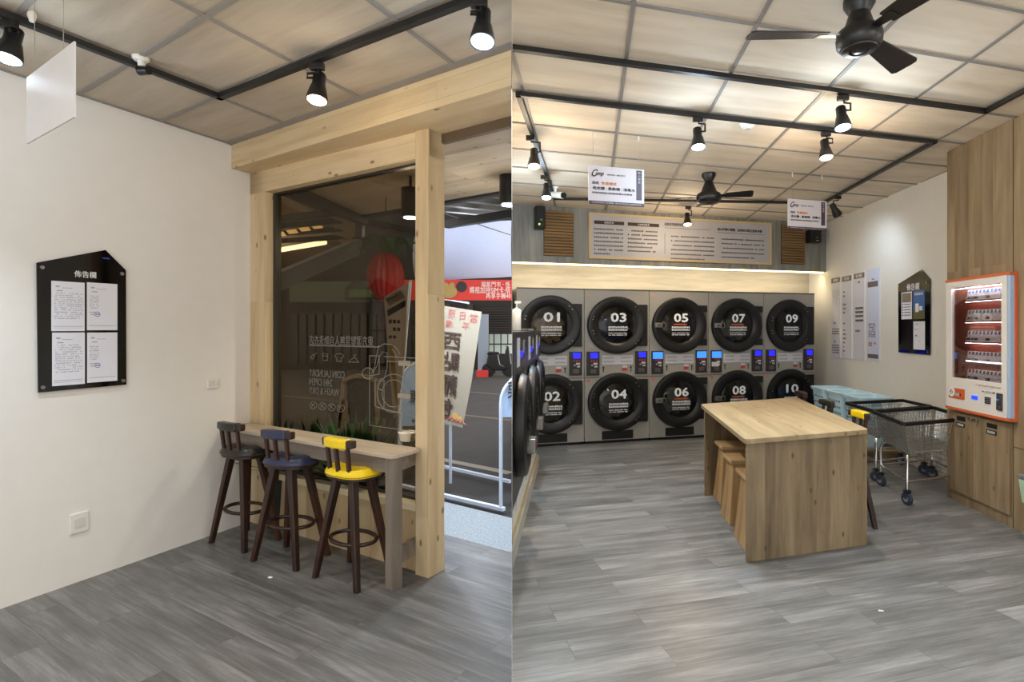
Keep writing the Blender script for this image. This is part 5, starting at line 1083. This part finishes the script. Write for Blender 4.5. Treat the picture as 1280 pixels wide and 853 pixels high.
for k, (u0, v0, u1, v1) in enumerate(((1198.5, 518.6, 1209.3, 529), (1236.4, 527.5, 1249.3, 538.3))):
    a = CB.hit(u0, v0+1); c = CB.hit(u1, v1-1); so = B().box(a[0], c[0], -.0195, -.0175, c[1], a[1]).build('drop_slot', mat('slot_black', (.015, .013, .012), .8), t)
    q = B(); q.box(a[0]-.005, c[0]-.005, -.021, -.0175, c[1]-.055, c[1]-.015); lo = q.build('slot_label', mat('label_dark', (.17, .13, .14), .5), t); q = B(); write(q, '電池回收' if k else '口罩回收', (a[0]+c[0])/2-.005, -.0218, c[1]-.035, .022, (c[0]-a[0])*.75, .01); q.build('label_lettering', WINK, lo)
B().box(xs2, xs2+.004, -.003, 0, 0, CR-.01).build('seam', mat('seam_dark', (.25, .19, .12), .7), t); B().box(xs2, xE, -.003, 0, CB.hit(1268, 559)[1]-.002, CB.hit(1268, 559)[1]+.002).build('seam', mat('seam_dark', (.25, .19, .12), .7), t)
B().box(0, .0015, -.001, .0, 0, CR-.01).build('edge_band', OAKV, t)
# vending machine
VD = .06; VF = CB.off(-VD); a = [VF.hit(u, v) for u, v in ((1182.6, 350), (1262, 341), (1262, 526), (1184, 511.5))]
vx0, vx1 = a[0][0], a[1][0]; vz1 = (a[0][1]+a[1][1])/2; vz0 = (a[2][1]+a[3][1])/2; vw, vh = vx1-vx0, vz1-vz0
v = thing('vending_machine', 'white and orange vending machine on the oak wall filled with small packets', 'vending machine', VF.w(vx0, 0, vz0), VF.rz)
V = lambda u, vv: (lambda q: (q[0]-vx0, q[1]-vz0))(VF.hit(u, vv))
gx0, gz1 = V(1189, 360.4); gx1, _ = V(1251.7, 354); gz1 = (gz1+V(1251.9, 353.4)[1])/2; gz0 = (V(1188.2, 472.2)[1]+V(1251.5, 479)[1])/2
VW = mat('vending_white', (.90, .89, .87), .35); VWB = mat('vending_pale_blue', (.66, .75, .86), .35)
b = B(); e = .022
for (x0, x1, z0, z1) in ((0, gx0, e, vh-e), (gx1, vw-.03, e, vh-e), (gx0, gx1, gz1, vh-e), (gx0, gx1, e, gz0)): b.box(x0, x1, 0, .03, z0, z1)
b.build('front_panel', VW, v); b = B(); b.box(vw-.03, vw, .0, VD, e, vh-e); b.build('side_panel', VWB, v, bevel=.006)
b = B(); b.box(-.004, vw+.006, -.004, VD-.001, vh-e, vh); b.box(-.004, vw+.006, -.004, VD-.001, 0, e); b.box(vw, vw+.008, VD-.022, VD-.001, e, vh-e); b.build('orange_trim', ORANGE, v)
INR = mat('vending_inside_rust', (.50, .20, .11), .5); b = B(); b.box(0, vw-.03, VD-.006, VD-.001, e, vh-e); b.box(gx0-.01, gx1+.01, .03, VD, gz0-.006, gz0); b.build('inner_back', INR, v)
B().box(gx0-.004, gx0, .03, VD-.006, gz0, gz1).build('inner_side', INR, v)
B().box(gx0, gx1, .008, .012, gz0, gz1).build('front_glass', glassm('clear_glass', (.93, .90, .88), .06), v)
l = bpy.data.lights.new('vend', 'AREA'); l.shape = 'RECTANGLE'; l.size = gx1-gx0; l.size_y = .03; l.energy = 1.5; l.color = (.72, .84, 1); lo = bpy.data.objects.new('inner_light', l); C.objects.link(lo); lo.parent = v; lo.location = ((gx0+gx1)/2, .016, gz1-.01); lo.rotation_euler = (radians(32), 0, 0)
rowp = [(375.1, 368.4), (400.2, 400.2), (425.8, 431.5), (451.0, 463), (475.0, 491)]
BOXW = mat('packet_white', (.95, .96, 1.0), .4); BOXC = [mat('packet_top_%d' % k, c, .4) for k, c in enumerate(((.30, .45, .80), (.15, .52, .58), (.25, .30, .50), (.20, .20, .32), (.16, .16, .22)))]; LABD = mat('price_label', (.20, .19, .24), .5)
sx0, _ = V(1204.7, 400); n = 10; pw_ = (gx1-sx0-.004)/n
zrow = []
for r, vv in enumerate((375.1, 400.2, 425.8, 451.0, 474.5)): zrow.append(V(1204.7, vv)[1])
slf = []
for r, z in enumerate(zrow):
    z = max(z, gz0+.004); b = B(); b.box(sx0-.004, gx1, .018, VD-.006, z-.008, z); b.box(sx0-.004, gx1, .0215, .0235, z-.008, z+.030)
    so = b.build('shelf', mat('shelf_white', (.93, .95, 1.0), .4), v); q = B()
    for (f0, f1, tall) in ((.01, .11, 0), (.14, .32, 0), (.53, .64, 0), (.92, 1.0, 0)): q.box(sx0+(gx1-sx0)*f0, sx0+(gx1-sx0)*f1, .0198, .0216, z+(.004 if not tall else .028), z+(.024 if not tall else .048))
    q.build('price_label', LABD, so); q = B()
    for (f0, f1) in ((.02, .10), (.15, .32), (.54, .64)): rows(q, sx0+(gx1-sx0)*f0, sx0+(gx1-sx0)*f1, z+.016, 1, 1, .009, .0190, r)
    q.build('price_print', WINK, so)
    slf.append(z)
    l = bpy.data.lights.new('shelf', 'AREA'); l.shape = 'RECTANGLE'; l.size = gx1-sx0; l.size_y = .01; l.energy = .8; l.color = (.80, .88, 1); lo = bpy.data.objects.new('shelf_light', l); C.objects.link(lo); lo.parent = v; lo.location = ((gx1+sx0)/2, .0132, min(z+.16, gz1-.01)); lo.rotation_euler = (radians(22), 0, 0)
SHN = ('top', 'second', 'middle', 'fourth', 'bottom'); ORD = ('first', 'second', 'third', 'fourth', 'fifth', 'sixth', 'seventh', 'eighth', 'ninth', 'tenth')
colour_word = ['blue capped', 'teal capped', 'navy capped', 'dark capped', 'black capped']
for r, z in enumerate(slf):
    proto = None
    for k in range(n):
        base = VF.w(vx0+sx0+pw_*(k+.5), .0455, vz0+z+.001)
        if proto is None:
            t = thing('small_packet', 'leftmost white %s packet on the %s vending machine shelf' % (colour_word[r], SHN[r]), 'packet', base, VF.rz, '%s shelf packets in the vending machine' % ('top', 'second', 'middle', 'fourth', 'bottom')[r])
            B().hexa([(-pw_*.42, -.022, 0), (pw_*.42, -.022, 0), (pw_*.42, .008, 0), (-pw_*.42, .008, 0)], [(-pw_*.42, -.012, .085), (pw_*.42, -.012, .085), (pw_*.42, .008, .085), (-pw_*.42, .008, .085)]).build('carton', BOXW, t)
            B().hexa([(-pw_*.1, -.0185, .055), (pw_*.42, -.0185, .055), (pw_*.42, -.0125, .082), (-pw_*.1, -.0125, .082)], [(-pw_*.1, -.0165, .055), (pw_*.42, -.0165, .055), (pw_*.42, -.0105, .082), (-pw_*.1, -.0105, .082)]).build('colour_flash', BOXC[r], t)
            proto = t
        else: c = copy_tree(proto); c.location = base; c['label'] = '%s white %s packet from the left on the %s vending machine shelf' % (ORD[k], colour_word[r], SHN[r])
def vbox(u0, v0, u1, v1, nm, m, y0=-.004, y1=.001, par=None, bevel=0):
    um, vm = (u0+u1)/2, (v0+v1)/2; a = V(u0, v0); c = V(u1, v1); o = B().box(a[0], c[0], y0, y1, c[1], a[1]).build(nm, m, par or v, bevel=bevel); return a[0], c[0], c[1], a[1], o
x0, x1, z0, z1, oo = vbox(1186.3, 484, 1206, 500.5, 'orange_logo_panel', ORANGE)
B().lathe([(.0, .003), (.045, .003), (.045, 0), (.0, 0)], (x0+(x1-x0)*.2, -.004, z0+(z1-z0)*.62), 24, 1, 1, False, Matrix.Rotation(pi/2, 4, 'X')).build('logo_disc', WINK, oo); q = B(); q.box(x0+(x1-x0)*.35, x1-(x1-x0)*.22, -.0065, -.004, z0+(z1-z0)*.32, z0+(z1-z0)*.55); q.build('logo_band', LABD, oo)
q = B(); write(q, '自販機', x0+(x1-x0)*.57, -.0072, z0+(z1-z0)*.43, .03, (x1-x0)*.3, .01); q.build('logo_lettering', WINK, oo); q = B(); write(q, '小', x0+(x1-x0)*.2, -.0078, z0+(z1-z0)*.62, .05, .05, .01); q.build('disc_mark', INK, oo)
vbox(1214.8, 494.3, 1222.3, 500.2, 'screen', glow('vend_screen', (.10, .25, 1), 1.8))
x0, x1, z0, z1, oo = vbox(1220, 480.5, 1251.5, 485.5, 'button_strip', BPLAS)
for k in range(4): q = B(); xx = x0+(x1-x0)*(.07+.26*k); q.box(xx, xx+.035, -.008, -.003, z0+.006, z1-.008); q.build('button', mat('button_beige', (.80, .70, .62), .4), oo)
x0, x1, z0, z1, oo = vbox(1228.3, 488.5, 1243.5, 492.5, 'black_label', BPLAS); q = B(); write(q, '請輸入商品號', (x0+x1)/2, -.005, (z0+z1)/2, .02, (x1-x0)*.75, .01); q.build('lettering', WINK, oo)
x0, x1, z0, z1, oo = vbox(1231.4, 495.8, 1239, 506, 'keypad', mat('keypad_grey', (.72, .71, .70), .4))
for j in range(4):
    for k in range(3): q = B(); q.box(x0+(x1-x0)*(.06+.32*k), x0+(x1-x0)*(.30+.32*k), -.008, -.003, z1-(z1-z0)*(.2+.25*j), z1-(z1-z0)*(.04+.25*j)); q.build('key', BPLAS, oo)
x0, x1, z0, z1, oo = vbox(1246.9, 491.5, 1253.7, 514, 'coin_unit', mat('coin_unit_grey', (.22, .22, .23), .35), -.012, .001, None, .003)
q = B(); q.box(x0+.01, x0+(x1-x0)*.5, -.016, -.011, z0+(z1-z0)*.58, z0+(z1-z0)*.66); q.build('blue_light', glow('coin_blue', (.2, .45, .95), 1), oo); q = B(); q.box(x0+(x1-x0)*.25, x0+(x1-x0)*.75, -.016, -.011, z0+.008, z0+.04); q.box(x0+(x1-x0)*.2, x1-.01, -.016, -.011, z1-.05, z1-.01); q.build('coin_cup', STEEL, oo)

# ================================================================== WORK TABLE
OAKT = wood('oak_table_top', (.55, .475, .355), (.655, .58, .445), (.735, .665, .53), -atan2((fl(880, 619)-fl(933.5, 703.5)).y, (fl(880, 619)-fl(933.5, 703.5)).x), 'xyz', .9, (2.2, .125), .42, knots=(.42, .30, .18), vary=.14, bump=.01, stretch=11, mortar=.0005, mcol=.8)
OAKS = wood('oak_table_side', (.42, .36, .275), (.57, .50, .395), (.68, .61, .49), -VP2.to_2d().angle_signed(Vector((1, 0))) if False else 0, 'zxy', .9, (2.2, .14), .5, knots=(.33, .24, .16), vary=.22, bump=.02, stretch=11, mortar=.0005, mcol=.8)
NL, NR, FL_ = XY(fl(933.5, 703.5)), XY(fl(1083.8, 681.5)), XY(fl(880, 619)); TT = .865
t1_, t2_, t3_, t4_ = XY(fl(931.5, 549.5, TT)), XY(fl(1086.5, 537, TT)), XY(fl(995.5, 496.8, TT)), XY(fl(875.5, 505.3, TT))
t = thing('work_table', 'oak folding table with panel ends in the middle of the laundry', 'table', NL)
def rnd(poly, r):
    out = []; n = len(poly)
    for i in range(n):
        p, a, c = poly[i], (poly[i-1]-poly[i]).normalized(), (poly[(i+1) % n]-poly[i]).normalized()
        for k in range(6): s_ = k/5; q = (p+a*r)*(1-s_)**2+p*2*s_*(1-s_)+(p+c*r)*s_*s_; out.append(q)
    return out
B().slab([p-NL for p in rnd([t1_, t2_, t3_, t4_], .05)], TT-.035, TT).build('tabletop', OAKT, t, bevel=.004)
ux, uy = (NR-NL), (FL_-NL); uxn, uyn = ux.normalized(), uy.normalized(); uyL = uy.length
def tslab(o, w_, d_, z0, z1, nm, m):    # slab with its corners along the table's own directions
    q = [o, o+uxn*w_, o+uxn*w_+uyn*d_, o+uyn*d_]; return B().slab([p-NL for p in q], z0, z1).build(nm, m, t, bevel=.002)
tslab(NL, ux.length, .035, 0, TT-.035, 'end_panel', OAKS); tslab(FL_-uyn*.035, ux.length, .035, 0, TT-.035, 'end_panel', OAKS)
tslab(NL+uxn*(ux.length*.55)+uyn*.035, .03, uyL-.07, .35, TT-.035, 'middle_panel', OAKS)
# box stools
BXW = wood('golden_oak', (.60, .47, .30), (.72, .585, .40), (.79, .67, .49), 0, 'zxy', 1.2, (1, .16), .45, vary=.1, bump=.02, stretch=11, mortar=.0005, mcol=.8); BXT = wood('golden_oak_top', (.60, .47, .30), (.72, .585, .40), (.79, .67, .49), 0, 'xyz', 1.2, (1, .16), .45, vary=.1, bump=.02, stretch=11, mortar=.0005, mcol=.8)
for (u, v_, lab) in ((900.5, 632, 'wooden box stool under the far end of the oak table'), (911.8, 658, 'middle wooden box stool under the left side of the oak table'), (931, 690, 'wooden box stool nearest the camera, half behind the table end')):
    p = XY(fl(u, v_)); rz_ = atan2(uy.y, uy.x)-pi/2+.02; t = thing('box_stool', lab, 'stool', p, rz_, 'wooden box stools under the oak table')
    D_ = .30; W_ = .33; zt_ = .50; ins = .045
    B().hexa([(0, 0, 0), (W_, 0, 0), (W_, D_, 0), (0, D_, 0)], [(ins, ins, zt_), (W_-ins, ins, zt_), (W_-ins, D_-ins, zt_), (ins, D_-ins, zt_)]).build('stool_body', BXW, t, bevel=.003)
    B().box(-.0+.01, W_-.01, .005, D_-.005, zt_, zt_+.035).build('stool_top', BXT, t, bevel=.01)
# bar stools on the far side of the table
ang = atan2(uy.y, uy.x)
bar_stool((2.38, 4.56), ang+.05, YEL, 'yellow leather bar stool behind the oak table, its backrest beside the carts', .19, .155)
bar_stool((2.45, 5.26), ang+.0, BLK, 'dark grey bar stool behind the oak table, between the brown and yellow ones', .19, .155)
bar_stool((2.52, 5.98), ang+.0, BRN, 'brown leather bar stool at the far corner of the oak table', .19, .155)

# ================================================================== LAUNDRY CARTS
WIRE = mat('chromed_wire', (.70, .70, .69), .28, .9); RUB = mat('black_rubber_bumper', (.03, .03, .032), .6); WH = mat('caster_blue_grey', (.20, .23, .30), .5); HUB = mat('caster_hub', (.55, .56, .60), .4)
def cart(c00, c10, c11, c01, label, wheels_rot):
    """rim corners in plan: near-left, near-right, far-right, far-left"""
    o = (c00+c10+c11+c01)/4; t = thing('laundry_cart', label, 'laundry cart', o, 0); P = lambda s, q, k=0: (c00*(1-s)*(1-q)+c10*s*(1-q)+c11*s*q+c01*(1-s)*q)-o
    zr, zb = .75, .46; ins = .10
    def rimp(s, q, z, f): p = P(.5+(s-.5)*f, .5+(q-.5)*f); return Vector((p.x, p.y, z))
    rim = [rimp(0, 0, zr, 1), rimp(1, 0, zr, 1), rimp(1, 1, zr, 1), rimp(0, 1, zr, 1)]
    for a, c in zip(rim, rim[1:]+rim[:1]): B().bar(a, c, .030, .034).build('bumper_rim', RUB, t, bevel=.006)
    b = B(); nz = 7
    for j in range(nz+1):
        z = zb+(zr-zb)*j/nz; f = .78+.21*j/nz; r_ = [rimp(0, 0, z, f), rimp(1, 0, z, f), rimp(1, 1, z, f), rimp(0, 1, z, f)]; b.tube(r_, 0.0036, 4, True)
    for (s0_, q0_, s1__, q1_) in ((0, 0, 1, 0), (1, 0, 1, 1), (1, 1, 0, 1), (0, 1, 0, 0)):
        for k in range(18): s_ = s0_+(s1__-s0_)*k/18; q_ = q0_+(q1_-q0_)*k/18; b.tube([rimp(s_, q_, zb, .78), rimp(s_, q_, zr, .99)], 0.0036, 4)
    for k in range(13): b.tube([rimp(k/12, 0, zb, .78), rimp(k/12, 1, zb, .78)], 0.0036, 4); b.tube([rimp(0, k/12, zb, .78), rimp(1, k/12, zb, .78)], 0.0036, 4)
    b.build('wire_basket', WIRE, t)
    zf = .21; fr = [rimp(0, 0, zf, .84), rimp(1, 0, zf, .84), rimp(1, 1, zf, .84), rimp(0, 1, zf, .84)]
    for a, c in zip(fr, fr[1:]+fr[:1]): B().tube([a, c], .011, 8).build('frame_rail', CHROME, t, smooth=True)
    for i, (s_, q_) in enumerate(((0, 0), (1, 0), (1, 1), (0, 1))):
        a = rimp(s_, q_, .13, .84); m_ = rimp(s_, q_, zb-.07, .84); n_ = rimp(s_, q_, zb-.02, .80); e_ = rimp(s_, q_, zb-.01, .6); B().tube([a, m_, n_, e_], .012, 8).build('leg', CHROME, t, smooth=True)
        ro = wheels_rot[i]; ax = Vector((cos(ro), sin(ro), 0)); cst = bpy.data.objects.new('caster', None); C.objects.link(cst); cst.parent = t; cc = Vector((a.x, a.y, 0))
        B().cyl(cc+ax*.014+Vector((0, 0, .058)), cc-ax*.014+Vector((0, 0, .058)), .058, n=24).build('wheel', WH, cst, bevel=.004); B().cyl(cc+ax*.017+Vector((0, 0, .058)), cc-ax*.017+Vector((0, 0, .058)), .028, n=18).build('wheel_hub', HUB, cst)
        B().lathe([(.0, .12), (.032, .12), (.038, .130), (.012, .142), (.0, .142)], cc, 18, cap=False).build('caster_cap', BPLAS, cst); B().box(-.022, .022, -.02, .02, .06, .125).xf(Matrix.Translation(cc) @ Matrix.Rotation(ro, 4, 'Z')).build('fork', WH, cst)
    return t
Rm = lambda u, v: XY(fl(u, v, .755))
b_, a_, d_, = Rm(1130.4, 530), Rm(1092, 514.5), Rm(1167, 509.3); c_ = b_+d_-a_
cart(b_, c_, d_, a_, 'nearest wire laundry cart with black rim beside the vending machine', (.15, 1.3, 1.2, .2))
a2, b2, c2_, d2 = Rm(1094, 514.2)+Vector((0, .03, 0)), Rm(1166, 508.6)+Vector((0, .03, 0)), Rm(1128, 500.3), Rm(1058, 503.8)
cart(a2, b2, c2_, d2, 'wire laundry cart behind the nearest one, in front of the blue hampers', (1.3, 1.2, .2, 1.1))
# rolled white tag on the cart frame is a padding sleeve
cc = bpy.data.objects['laundry_cart']; 
# blue hampers on a low pallet
HB_ = mat('pale_blue_plastic', (.80, .93, 1.0), .4); 
pc_ = [XY(fl(1084, 577, 0)), ]
bx = Frame(XY(RW.w(.15, -.52)), XY(RW.w(2.4, -.52)))
q0_ = RW.w(.35, -.03); 
t = thing('low_pallet', 'low wooden platform under the blue hampers', 'platform', RW.w(.55, -.03), RW.rz); Lp = 1.62
B().box(0, Lp, -.56, 0, .11, .14).build('deck', OAKB, t, bevel=.003)
for x in (.04, Lp/2-.03, Lp-.10): B().box(x, x+.06, -.54, -.02, 0, .11).build('bearer', OAKB, t)
for k, (dx_, lab) in enumerate(((.62, 'pale blue plastic hamper in the far corner beside the rightmost dryer'), (1.12, 'middle pale blue plastic hamper of the row'), (1.62, 'pale blue plastic hamper nearest the laundry carts'))):
    t = thing('laundry_hamper', lab, 'hamper', RW.w(dx_+.24, -.31, .141), RW.rz, 'blue hampers on the low platform'); hw_, hd_ = .205, .20; hh = .615
    def rr(fx_, z, w_=hw_, d_=hd_):
        pts = []
        for (sx_, sy_, a0) in ((1, 1, 0), (-1, 1, 90), (-1, -1, 180), (1, -1, 270)):
            for a in range(0, 91, 18): pts.append(Vector((sx_*(w_*fx_-.06)+.06*cos(radians(a0+a)), sy_*(d_*fx_-.06)+.06*sin(radians(a0+a)), z)))
        return pts
    lv = [(.70, 0), (.86, hh*.5), (.98, hh-.03), (1.06, hh-.03), (1.06, hh), (1.0, hh), (.95, hh-.05), (.74, .02)]
    vs = [p for f_, z in lv for p in rr(f_, z)]; m = len(rr(1, 0)); fs = [(i*m+j, i*m+(j+1) % m, (i+1)*m+(j+1) % m, (i+1)*m+j) for i in range(len(lv)-1) for j in range(m)]+[tuple(range(m))[::-1], tuple((len(lv)-1)*m+j for j in range(m))]
    B().add(vs, fs).build('basket', HB_, t, smooth=False)
    b = B(); b.tube(rr(1.06, hh), .012, 6, True); b.build('rim', mat('hamper_rim', (.80, .92, .97), .35), t, smooth=True)
    b = B()
    for j in range(6):
        for i in range(9): x = -hw_*.75+hw_*1.5*i/8; z = .10+.08*j; f_ = .78+.2*z/hh; b.box(x-.008, x+.008, -hd_*f_-.003, -hd_*f_+.004, z-.012, z+.012)
    b.build('vent_holes', mat('hamper_hole', (.36, .52, .62), .6), t)
    for sx_ in (-1, 1): B().box(sx_*hw_*1.0-.01, sx_*hw_*1.0+.01, -.06, .06, hh-.10, hh-.06).build('handle_grip', mat('hamper_handle', (.50, .67, .78), .4), t, bevel=.004)
# bin with liner at the right edge
p = XY(fl(1315, 681)); t = thing('waste_bin', 'green lined waste bin at the right edge of the picture', 'bin', p, CB.rz)
B().hexa([(-.10, -.10, .04), (.12, -.10, .04), (.12, .12, .04), (-.10, .12, .04)], [(-.13, -.13, .46), (.15, -.13, .46), (.15, .15, .46), (-.13, .15, .46)]).build('bin_body', mat('bin_green', (.66, .72, .38), .5), t, bevel=.01)
B().hexa([(-.125, -.125, .27), (.145, -.125, .27), (.145, .145, .27), (-.125, .145, .27)], [(-.14, -.14, .455), (.16, -.14, .455), (.16, .16, .455), (-.14, .16, .455)]).build('bin_liner', mat('liner_green', (.68, .80, .68), .3), t, bevel=.01)
B().box(-.145, .165, -.145, .165, .455, .49).build('bin_lid', mat('bin_grey', (.45, .46, .47), .4), t, bevel=.008); B().box(-.12, .14, -.14, .13, 0, .045).build('bin_base', mat('bin_grey', (.45, .46, .47), .4), t, bevel=.008)
s1 = fl(1101, 764); o = tag(B().hexa([(-.014, -.004, 0), (.014, -.008, 0), (.016, .002, 0), (-.012, .006, 0)], [(-.012, -.003, .004), (.012, -.006, .005), (.014, .002, .003), (-.01, .005, .004)]).build('paper_scrap', PAPER), 'tiny white scrap on the floor right of the oak table', 'scrap'); o.location = (s1.x, s1.y, 0)
